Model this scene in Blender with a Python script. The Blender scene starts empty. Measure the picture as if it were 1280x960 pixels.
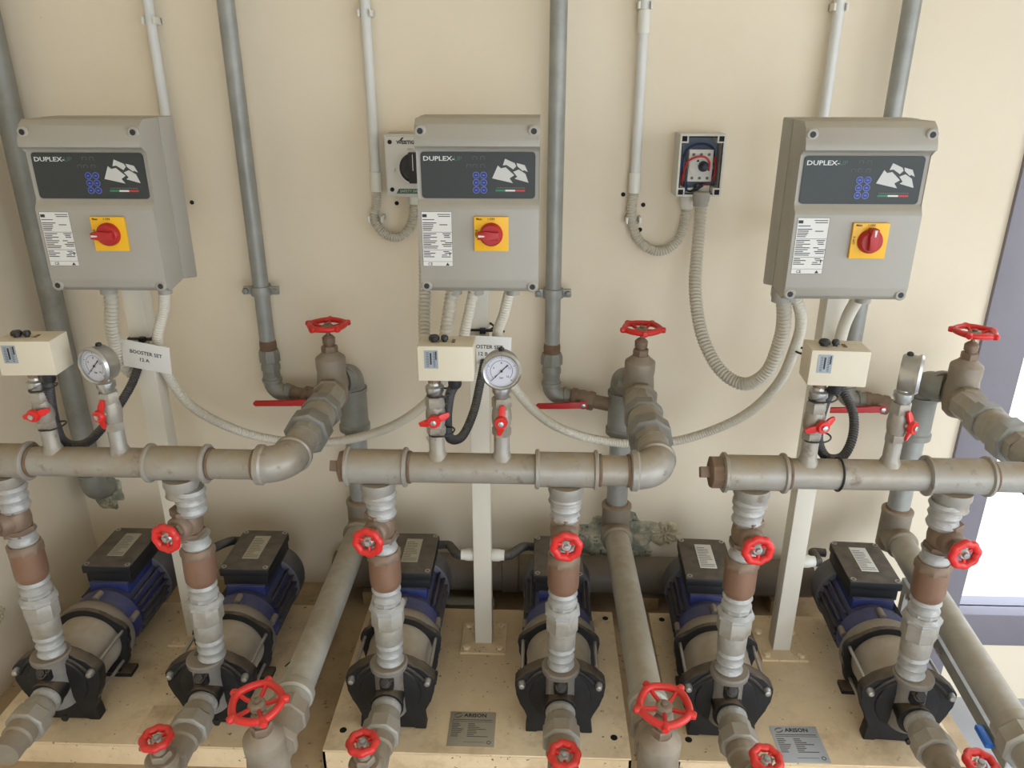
import bpy, bmesh, math, random
from mathutils import Matrix, Vector
random.seed(7)
R = math.radians
PI = math.pi
SC = bpy.context.scene
COL = SC.collection

# ------------------------------------------------------------------ camera
CAM_H = 1.93
cd = bpy.data.cameras.new('camera')
cd.sensor_width = 36.0
cd.lens = 961.0 / 1280.0 * 36.0
cd.clip_start = 0.02
cam = bpy.data.objects.new('camera', cd)
cam.location = (0, 0, CAM_H)
cam.rotation_euler = (R(90 - 21.7), 0, R(2.0))
COL.objects.link(cam)
SC.camera = cam

# ------------------------------------------------------------------ world, daylight, exposure
SKY = 5.0
w = bpy.data.worlds.new('overcast_sky')
SC.world = w
w.use_nodes = True
bg = w.node_tree.nodes['Background']
bg.inputs[0].default_value = (0.785, 0.875, 1.0, 1)
bg.inputs[1].default_value = SKY
SC.view_settings.view_transform = 'Standard'
SC.view_settings.look = 'None'
SC.view_settings.gamma = 1.0
SC.view_settings.use_curve_mapping = False
SC.view_settings.exposure = 0.0


def portal(name, loc, rot, sx, sy):
    l = bpy.data.lights.new(name, 'AREA')
    l.shape = 'RECTANGLE'
    l.size, l.size_y = sx, sy
    l.cycles.is_portal = True
    o = bpy.data.objects.new(name, l)
    o.location, o.rotation_euler = loc, rot
    COL.objects.link(o)


# room extents
XL, XR, YB, YF, ZC = -1.41, 2.75, 2.06, -2.0, 3.0
WIN = (1.22, 2.55, 0.0, 2.35)            # opening in the back wall
DOOR_R = (-1.6, 1.15, 2.5)               # opening in the right wall (y0, y1, top)
DOOR_F = (0.0, 2.5, 2.4)                # opening in the front wall behind the camera
portal('portal_back_window', ((WIN[0] + WIN[1]) / 2, YB + .2, 1.2), (R(-90), 0, 0), 1.4, 2.4)
portal('portal_right_door', (XR + .1, (DOOR_R[0] + DOOR_R[1]) / 2, DOOR_R[2] / 2), (0, R(90), 0), DOOR_R[2], DOOR_R[1] - DOOR_R[0])
portal('portal_front_door', ((DOOR_F[0] + DOOR_F[1]) / 2, YF - .1, DOOR_F[2] / 2), (R(90), 0, 0), DOOR_F[1] - DOOR_F[0], DOOR_F[2])


# ------------------------------------------------------------------ helpers
def srgb(c):
    o = []
    for q in c[:3]:
        q /= 255.0
        o.append(q / 12.92 if q <= .04045 else ((q + .055) / 1.055) ** 2.4)
    return (o[0], o[1], o[2], 1)


MATS = {}


def mat(name, rgb, rough=.5, metal=0.0, var=.12, scale=9, bump=0.0, bscale=60, dust=0.0, dustc=(150, 132, 106), spots=None, stretch=(1, 1, 1)):
    m = bpy.data.materials.new(name)
    m.use_nodes = True
    nt = m.node_tree
    N, L = nt.nodes, nt.links
    b = N['Principled BSDF']
    b.inputs['Metallic'].default_value = metal
    tc = N.new('ShaderNodeTexCoord')
    oi = N.new('ShaderNodeObjectInfo')
    ml = N.new('ShaderNodeMath'); ml.operation = 'MULTIPLY'; ml.inputs[1].default_value = 13.0
    L.new(oi.outputs['Random'], ml.inputs[0])
    ad = N.new('ShaderNodeVectorMath'); ad.operation = 'ADD'
    L.new(tc.outputs['Object'], ad.inputs[0]); L.new(ml.outputs[0], ad.inputs[1])
    mp = N.new('ShaderNodeMapping'); mp.inputs['Scale'].default_value = stretch
    L.new(ad.outputs[0], mp.inputs[0])
    vec = mp.outputs[0]
    no = N.new('ShaderNodeTexNoise'); no.inputs['Scale'].default_value = scale; no.inputs['Detail'].default_value = 6; no.inputs['Roughness'].default_value = .6
    L.new(vec, no.inputs['Vector'])
    mr = N.new('ShaderNodeMapRange'); mr.inputs[1].default_value = .3; mr.inputs[2].default_value = .7
    mr.inputs[3].default_value = 1 - var; mr.inputs[4].default_value = 1 + var * .6
    L.new(no.outputs[0], mr.inputs[0])
    mx = N.new('ShaderNodeVectorMath'); mx.operation = 'SCALE'
    mx.inputs[0].default_value = srgb(rgb)[:3]
    L.new(mr.outputs[0], mx.inputs['Scale'])
    colr = mx.outputs[0]

    def mixin(fac, c):
        nonlocal colr
        k = N.new('ShaderNodeMix'); k.data_type = 'RGBA'
        L.new(fac, k.inputs[0]); L.new(colr, k.inputs[6]); k.inputs[7].default_value = srgb(c)
        colr = k.outputs[2]
    if spots:
        for (sc_, lo, hi, amt, c) in spots:
            n2 = N.new('ShaderNodeTexNoise'); n2.inputs['Scale'].default_value = sc_; n2.inputs['Detail'].default_value = 8; n2.inputs['Roughness'].default_value = .65
            L.new(vec, n2.inputs['Vector'])
            r2 = N.new('ShaderNodeMapRange'); r2.inputs[1].default_value = lo; r2.inputs[2].default_value = hi; r2.inputs[3].default_value = 0; r2.inputs[4].default_value = amt
            L.new(n2.outputs[0], r2.inputs[0])
            mixin(r2.outputs[0], c)
    if dust > 0:
        g = N.new('ShaderNodeNewGeometry')
        sx = N.new('ShaderNodeSeparateXYZ'); L.new(g.outputs['Normal'], sx.inputs[0])
        r3 = N.new('ShaderNodeMapRange'); r3.inputs[1].default_value = .25; r3.inputs[2].default_value = .95; r3.inputs[3].default_value = 0; r3.inputs[4].default_value = dust
        L.new(sx.outputs[2], r3.inputs[0])
        n3 = N.new('ShaderNodeTexNoise'); n3.inputs['Scale'].default_value = 35; n3.inputs['Detail'].default_value = 5
        L.new(vec, n3.inputs['Vector'])
        r4 = N.new('ShaderNodeMapRange'); r4.inputs[1].default_value = .3; r4.inputs[2].default_value = .6; r4.inputs[3].default_value = .45; r4.inputs[4].default_value = 1
        L.new(n3.outputs[0], r4.inputs[0])
        mm = N.new('ShaderNodeMath'); mm.operation = 'MULTIPLY'
        L.new(r3.outputs[0], mm.inputs[0]); L.new(r4.outputs[0], mm.inputs[1])
        mixin(mm.outputs[0], dustc)
        # dust is matt and not metallic
        iv = N.new('ShaderNodeMath'); iv.operation = 'SUBTRACT'; iv.inputs[0].default_value = 1
        L.new(mm.outputs[0], iv.inputs[1])
        mt = N.new('ShaderNodeMath'); mt.operation = 'MULTIPLY'; mt.inputs[1].default_value = metal
        L.new(iv.outputs[0], mt.inputs[0]); L.new(mt.outputs[0], b.inputs['Metallic'])
        rr = N.new('ShaderNodeMapRange'); rr.inputs[3].default_value = rough; rr.inputs[4].default_value = .9
        L.new(mm.outputs[0], rr.inputs[0]); L.new(rr.outputs[0], b.inputs['Roughness'])
    else:
        b.inputs['Roughness'].default_value = rough
    L.new(colr, b.inputs['Base Color'])
    if bump > 0:
        nb = N.new('ShaderNodeTexNoise'); nb.inputs['Scale'].default_value = bscale; nb.inputs['Detail'].default_value = 4
        L.new(vec, nb.inputs['Vector'])
        bp = N.new('ShaderNodeBump'); bp.inputs['Strength'].default_value = bump; bp.inputs['Distance'].default_value = .004
        L.new(nb.outputs[0], bp.inputs['Height']); L.new(bp.outputs[0], b.inputs['Normal'])
    MATS[name] = m
    return m


RUST = (8, .58, .72, .55, (118, 92, 68))
mat('paint_silver', (159, 153, 142), .42, .25, .12, 10, .15, 90, .8, (152, 130, 96), [(9, .48, .66, .6, (150, 134, 108)), (26, .58, .68, .7, (112, 90, 68))])
mat('paint_fitting', (166, 160, 148), .45, .2, .14, 14, .2, 80, .55, (158, 138, 106), [(18, .50, .68, .6, (140, 124, 98))])
mat('tape', (172, 170, 164), .40, .2, .14, 30, .5, 70, .3, (166, 154, 134), [(26, .54, .7, .6, (146, 130, 106))], (1, 1, 2.6))
mat('galvanised', (156, 155, 147), .45, .25, .16, 18, .1, 60, .25, (150, 136, 112), [(12, .6, .78, .5, (128, 112, 92))])
mat('galvanised_dark', (140, 138, 128), .5, .2, .16, 14, .1, 60, .2, (140, 126, 100), [(12, .58, .76, .5, (112, 98, 78))])
mat('floor_pipe_paint', (176, 172, 160), .45, .2, .12, 8, .1, 60, .6, (156, 138, 106), [(7, .5, .72, .4, (150, 132, 102))])
mat('bronze', (134, 112, 92), .55, .35, .18, 22, .15, 60, .45, (150, 132, 108))
mat('brass_brown', (140, 106, 84), .5, .4, .10, 18, .08, 60, .3, (150, 128, 104))
mat('valve_grey', (148, 136, 118), .55, .15, .15, 18, .15, 60, .55, (148, 126, 96), [(14, .5, .7, .5, (124, 106, 82))])
mat('rusty', (122, 96, 74), .8, .15, .3, 40, .4, 60, .3)
mat('red_paint', (214, 36, 30), .35, 0, .10, 25, .05, 60, .18, (190, 120, 96))
mat('red_lever', (190, 34, 32), .4, 0, .12, 25, .05, 60, .2, (170, 110, 90))
mat('cock_metal', (160, 152, 138), .45, .3, .2, 26, .15, 60, .4, (150, 132, 106), [(20, .5, .7, .6, (126, 106, 82))])
mat('steel', (188, 186, 180), .28, .85, .1, 30, .05, 60, .3, (160, 146, 124))
mat('stainless_casing', (182, 174, 160), .38, .35, .08, 6, .03, 40, .75, (164, 144, 114), [(10, .5, .7, .5, (158, 138, 108))])
mat('cast_black', (25, 24, 23), .55, .1, .2, 24, .25, 70, .75, (124, 106, 84))
mat('flange_grey', (132, 126, 118), .6, .2, .18, 18, .15, 60, .6, (150, 130, 104), [(16, .5, .68, .6, (112, 92, 72))])
mat('motor_blue', (48, 58, 116), .5, .05, .25, 16, .1, 60, .6, (108, 102, 104), [(14, .5, .7, .5, (84, 84, 98))])
mat('fin_grey', (60, 62, 72), .55, .15, .2, 16, .08, 60, .5, (120, 108, 94))
mat('fan_cover', (94, 94, 102), .5, .25, .14, 14, .08, 60, .5, (136, 124, 106))
mat('terminal_black', (28, 28, 30), .5, 0, .18, 14, .08, 60, .75, (118, 106, 90))
mat('cream_skid', (238, 214, 174), .6, 0, .10, 3.5, .12, 40, 0, (0, 0, 0), [(3.0, .38, .66, .55, (196, 164, 120)), (9, .52, .68, .5, (164, 132, 94)), (26, .56, .66, .4, (214, 188, 148)), (60, .645, .665, .9, (80, 56, 40))])
mat('concrete', (186, 162, 126), .85, 0, .18, 4, .3, 50, 0, (0, 0, 0), [(7, .45, .7, .5, (130, 106, 80)), (40, .62, .66, .7, (88, 70, 52))])
mat('floor_tile', (176, 180, 184), .35, 0, .1, 3, .04, 40)
mat('post_cream', (222, 214, 196), .45, 0, .06, 5, .03, 40, .2, (170, 150, 118), [(70, .70, .73, .7, (120, 96, 70))])
mat('box_grey', (162, 156, 144), .42, 0, .04, 5, .04, 160, .42, (196, 176, 140))
mat('panel_dark', (48, 52, 50), .5, 0, .05, 8)
mat('logo_grey', (196, 194, 186), .5, 0, .02, 8)
mat('text_white', (214, 214, 208), .5, 0, .02, 8)
mat('text_green', (70, 104, 84), .5, 0, .02, 8)
mat('flag_green', (40, 128, 82), .5, 0, .02)
mat('flag_red', (196, 52, 48), .5, 0, .02)
mat('button_blue', (28, 46, 130), .4, 0, .04)
mat('button_ring', (122, 138, 190), .4, 0, .04)
mat('print_black', (40, 38, 38), .6, 0, .02)
mat('print_grey', (104, 100, 96), .6, 0, .02)
mat('paper', (220, 216, 208), .6, 0, .03)
mat('iso_yellow', (240, 180, 24), .4, 0, .04)
mat('iso_red', (176, 34, 34), .42, 0, .06, 20)
mat('cream_switch', (212, 200, 176), .45, 0, .04, 6, .02, 40, .3, (206, 180, 136))
mat('scale_window', (150, 156, 160), .3, 0, .06)
mat('black_plastic', (28, 27, 27), .42, 0, .1, 20, 0, 60, .3, (110, 98, 80))
mat('black_conduit', (58, 56, 54), .5, 0, .1, 20, 0, 60, .45, (130, 118, 98))
mat('grey_conduit', (198, 190, 172), .55, 0, .06, 10, 0, 60, .3, (176, 156, 122))
mat('white_conduit', (214, 206, 188), .5, 0, .05, 8, 0, 60, .35, (184, 164, 130))
mat('pvc_white', (216, 214, 206), .45, 0, .05, 7)
mat('pvc_socket', (224, 220, 206), .45, 0, .04, 7)
mat('gauge_face', (196, 194, 200), .3, 0, .02)
mat('nameplate', (176, 168, 148), .4, .35, .08, 14)
mat('nameplate_bright', (196, 200, 204), .35, .35, .06, 14)
mat('isolator_case', (212, 208, 198), .5, 0, .04)
mat('isolator_green', (52, 92, 66), .5, 0, .05)
mat('case_inside', (136, 146, 160), .5, 0, .08)
mat('wire_blue', (30, 52, 98), .45, 0, .05)
mat('wire_red', (196, 34, 40), .45, 0, .05)
mat('wire_dark', (44, 44, 56), .45, 0, .05)
mat('frame_mauve', (128, 122, 128), .45, .1, .05, 5)
mat('dark_pipe', (104, 94, 82), .6, .1, .18, 6, .1, 50, .4, (140, 122, 96))
mat('blue_plastic', (40, 110, 200), .4, 0, .05)
mat('tag_white', (226, 222, 214), .35, 0, .03)
mat('hole_black', (18, 16, 14), .8, 0, .02)
mat('plaster_broken', (206, 192, 162), .9, 0, .2, 30, .8, 50, 0, (0, 0, 0), [(22, .40, .56, 1, (138, 140, 120)), (45, .56, .64, .9, (70, 74, 62))])
mat('plaster_cream', (206, 192, 160), .85, 0, .1, 20, .4, 50)
mat('ceiling_white', (226, 220, 206), .8, 0, .04, 3)
mat('ground_pale', (200, 196, 188), .9, 0, .06, 2)

# wall: cream emulsion with faint mottling, scuffs and flaking by the floor
mat('wall_cream', (232, 217, 191), .7, 0, .045, 1.6, .10, 22, 0, (0, 0, 0), [(2.2, .5, .85, .35, (212, 192, 156)), (60, .73, .75, .5, (170, 150, 118))])

gl = bpy.data.materials.new('glass')
gl.use_nodes = True
gb = gl.node_tree.nodes['Principled BSDF']
gb.inputs['Transmission Weight'].default_value = 1.0
gb.inputs['Roughness'].default_value = 0.0
gb.inputs['IOR'].default_value = 1.02
gb.inputs['Base Color'].default_value = (.97, .98, 1, 1)
MATS['glass'] = gl


def axis(p, d, up=None):
    """matrix whose local z runs along d from p"""
    d = Vector(d).normalized()
    q = Vector((0, 0, 1)).rotation_difference(d).to_matrix().to_4x4()
    if abs(d.z) < .99:                       # keep a stable roll: local y roughly up
        zx = d
        xx = Vector((0, 0, 1)).cross(zx).normalized()
        yx = zx.cross(xx)
        q = Matrix((xx, yx, zx)).transposed().to_4x4()
    return Matrix.Translation(Vector(p)) @ q


def TR(x=0, y=0, z=0):
    return Matrix.Translation((x, y, z))


RX = lambda a: Matrix.Rotation(R(a), 4, 'X')
RY = lambda a: Matrix.Rotation(R(a), 4, 'Y')
RZ = lambda a: Matrix.Rotation(R(a), 4, 'Z')
I4 = Matrix.Identity(4)


def smooth_path(pts, n=12):
    """Catmull-Rom through the points"""
    P = [Vector(p) for p in pts]
    P = [P[0] * 2 - P[1]] + P + [P[-1] * 2 - P[-2]]
    o = []
    for i in range(1, len(P) - 2):
        a, b, c, d = P[i - 1:i + 3]
        for k in range(n):
            t = k / n
            o.append(.5 * ((2 * b) + (c - a) * t + (2 * a - 5 * b + 4 * c - d) * t * t + (3 * b - a - 3 * c + d) * t ** 3))
    o.append(P[-2])
    return o


def resample(pts, step):
    o = [pts[0]]
    acc = 0.0
    for i in range(1, len(pts)):
        a, b = pts[i - 1], pts[i]
        L = (b - a).length
        if L < 1e-9:
            continue
        t = step - acc
        while t <= L:
            o.append(a + (b - a) * (t / L))
            t += step
        acc = L - (t - step)
    return o


class MB:
    def __init__(s):
        s.bm = bmesh.new()

    def _v(s, co, M):
        return s.bm.verts.new(M @ Vector(co))

    def lathe(s, prof, M=I4, seg=24, cap=True, closed=False, rot=0.0):
        rings = []
        for r, z in prof:
            if r < 1e-6:
                rings.append([s._v((0, 0, z), M)])
            else:
                rings.append([s._v((r * math.cos(rot + 2 * PI * k / seg), r * math.sin(rot + 2 * PI * k / seg), z), M) for k in range(seg)])
        prs = list(zip(rings[:-1], rings[1:]))
        if closed:
            prs.append((rings[-1], rings[0]))
        for a, b in prs:
            for k in range(seg):
                j = (k + 1) % seg
                if len(a) == 1 and len(b) == 1:
                    continue
                if len(a) == 1:
                    s.bm.faces.new((a[0], b[k], b[j])) if True else None
                elif len(b) == 1:
                    s.bm.faces.new((a[k], a[j], b[0]))
                else:
                    s.bm.faces.new((a[k], a[j], b[j], b[k]))
        if cap and not closed:
            if len(rings[0]) > 2:
                s.bm.faces.new(list(reversed(rings[0])))
            if len(rings[-1]) > 2:
                s.bm.faces.new(rings[-1])
        return s

    def cyl(s, p, d, r, L, seg=24, ch=.0):
        M = axis(p, d)
        pr = [(r, 0), (r, L)] if ch <= 0 else [(r - ch, 0), (r, ch), (r, L - ch), (r - ch, L)]
        return s.lathe(pr, M, seg)

    def hexn(s, p, d, r, L, seg=6, ch=.1, rot=0.0):
        c = r * ch
        return s.lathe([(r - c, 0), (r, c * .6), (r, L - c * .6), (r - c, L)], axis(p, d), seg, rot=rot)

    def tube(s, pts, r, seg=14, cap=True, closed=False):
        P = [Vector(p) for p in pts]
        n = len(P)
        T = []
        for i in range(n):
            if closed:
                t = P[(i + 1) % n] - P[i - 1]
            else:
                t = P[min(i + 1, n - 1)] - P[max(i - 1, 0)]
            T.append(t.normalized())
        ref = Vector((0, 0, 1)) if abs(T[0].z) < .9 else Vector((1, 0, 0))
        u = T[0].cross(ref).normalized()
        rings = []
        for i in range(n):
            if i:
                q = T[i - 1].rotation_difference(T[i])
                u = (q @ u)
                u = (u - T[i] * u.dot(T[i])).normalized()
            vv = T[i].cross(u)
            rr = r(i) if callable(r) else (r[i] if isinstance(r, (list, tuple)) else r)
            rings.append([s.bm.verts.new(P[i] + u * (rr * math.cos(2 * PI * k / seg)) + vv * (rr * math.sin(2 * PI * k / seg))) for k in range(seg)])
        prs = list(zip(rings[:-1], rings[1:]))
        if closed:
            prs.append((rings[-1], rings[0]))
        for a, b in prs:
            for k in range(seg):
                j = (k + 1) % seg
                s.bm.faces.new((a[k], a[j], b[j], b[k]))
        if cap and not closed:
            s.bm.faces.new(list(reversed(rings[0])))
            s.bm.faces.new(rings[-1])
        return s

    def corr(s, pts, r, pitch=.0065, depth=.12, seg=12):
        P = resample(smooth_path(pts, 14), pitch / 2)
        return s.tube(P, lambda i: r if i % 2 == 0 else r * (1 - depth), seg)

    def prism(s, poly, z0, z1, M=I4, bevel=0.0):
        t = bmesh.new()
        a = [t.verts.new((x, y, z0)) for x, y in poly]
        b = [t.verts.new((x, y, z1)) for x, y in poly]
        n = len(poly)
        t.faces.new(list(reversed(a)))
        t.faces.new(b)
        for k in range(n):
            j = (k + 1) % n
            t.faces.new((a[k], a[j], b[j], b[k]))
        return s._merge(t, M, bevel)

    def box(s, x0, x1, y0, y1, z0, z1, M=I4, bevel=0.0):
        return s.prism([(x0, y0), (x1, y0), (x1, y1), (x0, y1)], z0, z1, M, bevel)

    def _merge(s, t, M, bevel):
        if bevel > 0:
            bmesh.ops.bevel(t, geom=list(t.edges), offset=bevel, segments=2, profile=.6, affect='EDGES', clamp_overlap=True)
        t.verts.ensure_lookup_table()
        mp = {}
        for v in t.verts:
            mp[v] = s._v(v.co, M)
        for f in t.faces:
            s.bm.faces.new([mp[v] for v in f.verts])
        t.free()
        return s

    def mesh(s, me_, M=I4):
        vs = [s._v(v.co, M) for v in me_.vertices]
        for p in me_.polygons:
            try:
                s.bm.faces.new([vs[i] for i in p.vertices])
            except ValueError:
                pass
        return s

    def build(s, name, m, parent=None, sharp=38, shift=True):
        bmesh.ops.recalc_face_normals(s.bm, faces=s.bm.faces)
        me = bpy.data.meshes.new(name)
        if parent is not None and shift:
            base = parent.get('_o')
            if base is not None:
                bmesh.ops.translate(s.bm, verts=s.bm.verts, vec=-Vector(base))
        s.bm.to_mesh(me)
        s.bm.free()
        for p in me.polygons:
            p.use_smooth = True
        me.set_sharp_from_angle(angle=R(sharp))
        me.materials.append(MATS[m] if isinstance(m, str) else m)
        o = bpy.data.objects.new(name, me)
        COL.objects.link(o)
        if parent is not None:
            o.parent = parent
            if parent.get('_o') is not None:
                o['_o'] = parent['_o']
        return o


def tag(o, label=None, cat=None, group=None, kind=None):
    if label: o['label'] = label
    if cat: o['category'] = cat
    if group: o['group'] = group
    if kind: o['kind'] = kind
    return o


def thing(name, loc, label, cat, group=None, world=False):
    """Empty at the thing's base. world=True: its parts are modelled in room coordinates."""
    o = bpy.data.objects.new(name, None)
    o.empty_display_size = .05
    o.location = loc
    COL.objects.link(o)
    if world:
        o['_o'] = tuple(loc)
    return tag(o, label, cat, group)


def kids(o):
    return [c for c in bpy.data.objects if c.parent == o]


def copy_tree(o, parent=None):
    ch = [c for c in bpy.data.objects if c.parent == o]
    c = o.copy()
    COL.objects.link(c)
    c.parent = parent
    for k in ch:
        copy_tree(k, c)
    return c


TEXT = {}


def text_mesh(s, size, bold=0.0, ax='CENTER'):
    key = (s, size, bold, ax)
    if key in TEXT:
        return TEXT[key]
    cu = bpy.data.curves.new('t', 'FONT')
    cu.body = s
    cu.size = size
    cu.align_x = ax
    cu.align_y = 'CENTER'
    cu.offset = bold
    cu.resolution_u = 2
    cu.extrude = .0002
    ob = bpy.data.objects.new('t', cu)
    COL.objects.link(ob)
    dg = bpy.context.evaluated_depsgraph_get()
    dg.update()
    me = bpy.data.meshes.new_from_object(ob.evaluated_get(dg))
    bpy.data.objects.remove(ob)
    TEXT[key] = me
    return me


def at(u, v, y):
    """room position at depth y of a point sighted at pixel (u, v) - used to read off cable runs"""
    th, ps = R(21.7), R(2.0)
    a, b = (u - 640) / 961.0, (480 - v) / 961.0
    x, yy, z = a, math.cos(th) + b * math.sin(th), -math.sin(th) + b * math.cos(th)
    rx, ry = x * math.cos(ps) - yy * math.sin(ps), x * math.sin(ps) + yy * math.cos(ps)
    t = y / ry
    return Vector((rx * t, y, CAM_H + z * t))


# ------------------------------------------------------------------ the room
ZP = 0.41          # top of the concrete plinth
ZS = 0.473         # top of the steel skids


def structure(name, mb, m, parent=None):
    o = mb.build(name, m, parent)
    if parent is None:
        o['kind'] = 'structure'
    return o


x0, x1, z0, z1 = WIN
structure('floor', MB().box(XL - .2, XR + .2, YF - .2, YB + .2, -.1, 0), 'floor_tile')
structure('ceiling', MB().box(XL - .2, XR + .2, YF - .2, YB + .2, ZC, ZC + .1), 'ceiling_white')
mb = MB().box(XL - .2, x0, YB, YB + .2, 0, ZC).box(x1, XR + .2, YB, YB + .2, 0, ZC).box(x0, x1, YB, YB + .2, z1, ZC)
structure('wall_back', mb, 'wall_cream')
structure('wall_left', MB().box(XL - .2, XL, YF, YB, 0, ZC), 'wall_cream')
a, b, t = DOOR_R
structure('wall_right', MB().box(XR, XR + .2, YF, a, 0, ZC).box(XR, XR + .2, b, YB, 0, ZC).box(XR, XR + .2, a, b, t, ZC), 'wall_cream')
a, b, t = DOOR_F
structure('wall_front', MB().box(XL - .2, a, YF - .2, YF, 0, ZC).box(b, XR + .2, YF - .2, YF, 0, ZC).box(a, b, YF - .2, YF, t, ZC), 'wall_cream')
structure('ground_outside', MB().box(-9, 12, -12, 12, -.25, -.12), 'ground_pale')
structure('plinth', MB().box(XL, 1.075, 1.12, YB, 0, ZP, I4, .008), 'concrete')

win = bpy.data.objects.new('window_1', None)
win.location = (x0, YB, 0)
win['_o'] = (x0, YB, 0)
COL.objects.link(win)
win['kind'] = 'structure'
MB().box(x0, x0 + .125, YB - .012, YB + .09, 0, z1, I4, .004).build('window_jamb', 'frame_mauve', win)
MB().box(x1 - .10, x1, YB - .012, YB + .09, 0, z1, I4, .004).build('window_jamb', 'frame_mauve', win)
MB().box(x0 + .125, x1 - .10, YB - .01, YB + .09, .225, .345, I4, .004).build('bottom_rail', 'frame_mauve', win)
MB().box(x0 + .125, x1 - .10, YB - .004, YB - .001, .300, .306).build('glazing_bead', 'print_grey', win)
MB().box(x0 + .125, x1 - .10, YB - .01, YB + .09, z1 - .1, z1, I4, .004).build('top_rail', 'frame_mauve', win)
MB().box(x0 + .125, x1 - .10, YB + .035, YB + .041, .345, z1 - .1).build('pane', 'glass', win)
MB().box(x0 + .125, x1 - .10, YB, YB + .07, 0, .225).build('sill_panel', 'wall_cream', win)

# broken plaster where pipes leave the wall
def patch(name, cx, cz, rx, rz, m, seed, label):
    rnd = random.Random(seed)
    b_ = MB()
    n, m_ = 44, 6
    prof = [.62 + .5 * rnd.random() for _ in range(n)]
    prof = [(prof[k - 1] + 2 * prof[k] + prof[(k + 1) % n]) / 4 for k in range(n)]
    bm = b_.bm
    rings = [[bm.verts.new((cx, YB - .006, cz))]]
    for i in range(1, m_ + 1):
        q = i / m_
        rings.append([bm.verts.new((cx + rx * prof[k] * q * math.cos(2 * PI * k / n), YB - (.0006 if i == m_ else .002 + .007 * rnd.random()), cz + rz * prof[k] * q * math.sin(2 * PI * k / n))) for k in range(n)])
    for a_, c_ in zip(rings[:-1], rings[1:]):
        for k in range(n):
            j = (k + 1) % n
            bm.faces.new((a_[0], c_[k], c_[j]) if len(a_) == 1 else (a_[k], c_[k], c_[j], a_[j]))
    o = b_.build(name, m)
    tag(o, label, 'plaster')
    return o


patch('broken_plaster', -1.335, .74, .06, .075, 'plaster_broken', 3, 'crumbled grey plaster around pipe end in the left corner')
patch('broken_plaster', .245, .60, .15, .10, 'plaster_broken', 5, 'greenish crumbled plaster behind the middle floor pipe')
patch('flaking_plaster', .40, .62, .06, .05, 'plaster_cream', 8, 'flaking cream plaster right of the middle floor pipe')
patch('flaking_plaster', -.30, .93, .03, .02, 'plaster_cream', 9, 'small flaking cream paint spot above third pump')

for (yy, zz, ry_, rz_, sd, lab) in ((1.66, 1.36, .02, .05, 21, 'long flaked scuff on the left wall beside the leftmost pressure switch'), (1.60, .62, .035, .03, 22, 'flaked paint patch on the left wall beside the leftmost pump')):
    o = patch('flaking_plaster', 0, 0, ry_, rz_, 'plaster_cream', sd, lab)
    o.data.transform(TR(0, -YB, 0))
    o.rotation_euler.z = R(90)
    o.location = (XL, yy, zz)

# screw holes left in the wall
for u, v, lab in ((240, 253, 'empty black screw hole right of the left control box'), (779, 243, 'screw hole left of conduit bend beside open isolator'),
                  (804, 256, 'screw hole right of conduit bend beside open isolator'), (496, 254, 'screw hole below the closed isolator case'),
                  (800, 287, 'screw hole under clip on the open isolator conduit loop')):
    p = at(u, v, YB)
    o = MB().lathe([(.0058, 0), (.0056, .0025), (0, .0022)], axis((p.x, YB + .001, p.z), (0, -1, 0)), 12).build('screw_hole', 'hole_black')
    tag(o, lab, 'screw hole', 'screw holes in the wall')

# ------------------------------------------------------------------ pump set layout
SETS = 'ABC'
WHICH = {'A': 'left', 'B': 'middle', 'C': 'right'}
PUMP_X = {'A': (-1.135, -.765), 'B': (-.335, .063), 'C': (.448, .862)}
RISER_X = {'A': (-1.128, -.748), 'B': (-.330, .063), 'C': (.445, .852)}
POST_X = {'A': -.945, 'B': -.138, 'C': .676}
RET_X = {'A': -.520, 'B': .255, 'C': 1.056}
DOWN_X = {'A': -.512, 'B': .236, 'C': 1.040}
BYP_X = {'A': -.748, 'B': .040, 'C': .852}
YM, ZM = 1.41, 1.18            # manifold axis
ORD = ['leftmost', 'second from left', 'third from left', 'fourth from left', 'fifth from left', 'rightmost']
ORDN = ['first', 'second', 'third', 'fourth', 'fifth', 'sixth']

# ------------------------------------------------------------------ skids
SKID = {'A': (-1.31, -.585), 'B': (-.490, .229), 'C': (.335, .995)}
for k in SETS:
    xa, xb = SKID[k]
    yf, yb = (1.335, 1.86)
    t = thing('pump_skid', ((xa + xb) / 2, 1.6, ZP), 'cream painted steel skid carrying the two pumps of the %s set' % WHICH[k], 'skid', 'pump skids', True)
    mb = MB().box(xa, xb, yf, yb, ZS - .006, ZS, I4, .002)
    mb.build('top_plate', 'cream_skid', t)
    mb = MB().box(xa, xb, yf, yf + .006, ZP, ZS - .006).box(xa, xb, yb - .006, yb, ZP, ZS - .006)
    mb.box(xa, xa + .006, yf, yb, ZP, ZS - .006).box(xb - .006, xb, yf, yb, ZP, ZS - .006)
    mb.build('skirt', 'cream_skid', t)
    for hx, hy in ((xa + .035, yf + .06), (xb - .035, yf + .06), (xa + .035, yb - .03), (xb - .022, yb - .03)):
        MB().lathe([(.0085, 0), (.0085, .0006), (0, .0006)], TR(hx, hy, ZS), 14).build('bolt_hole', 'hole_black', t)

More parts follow.
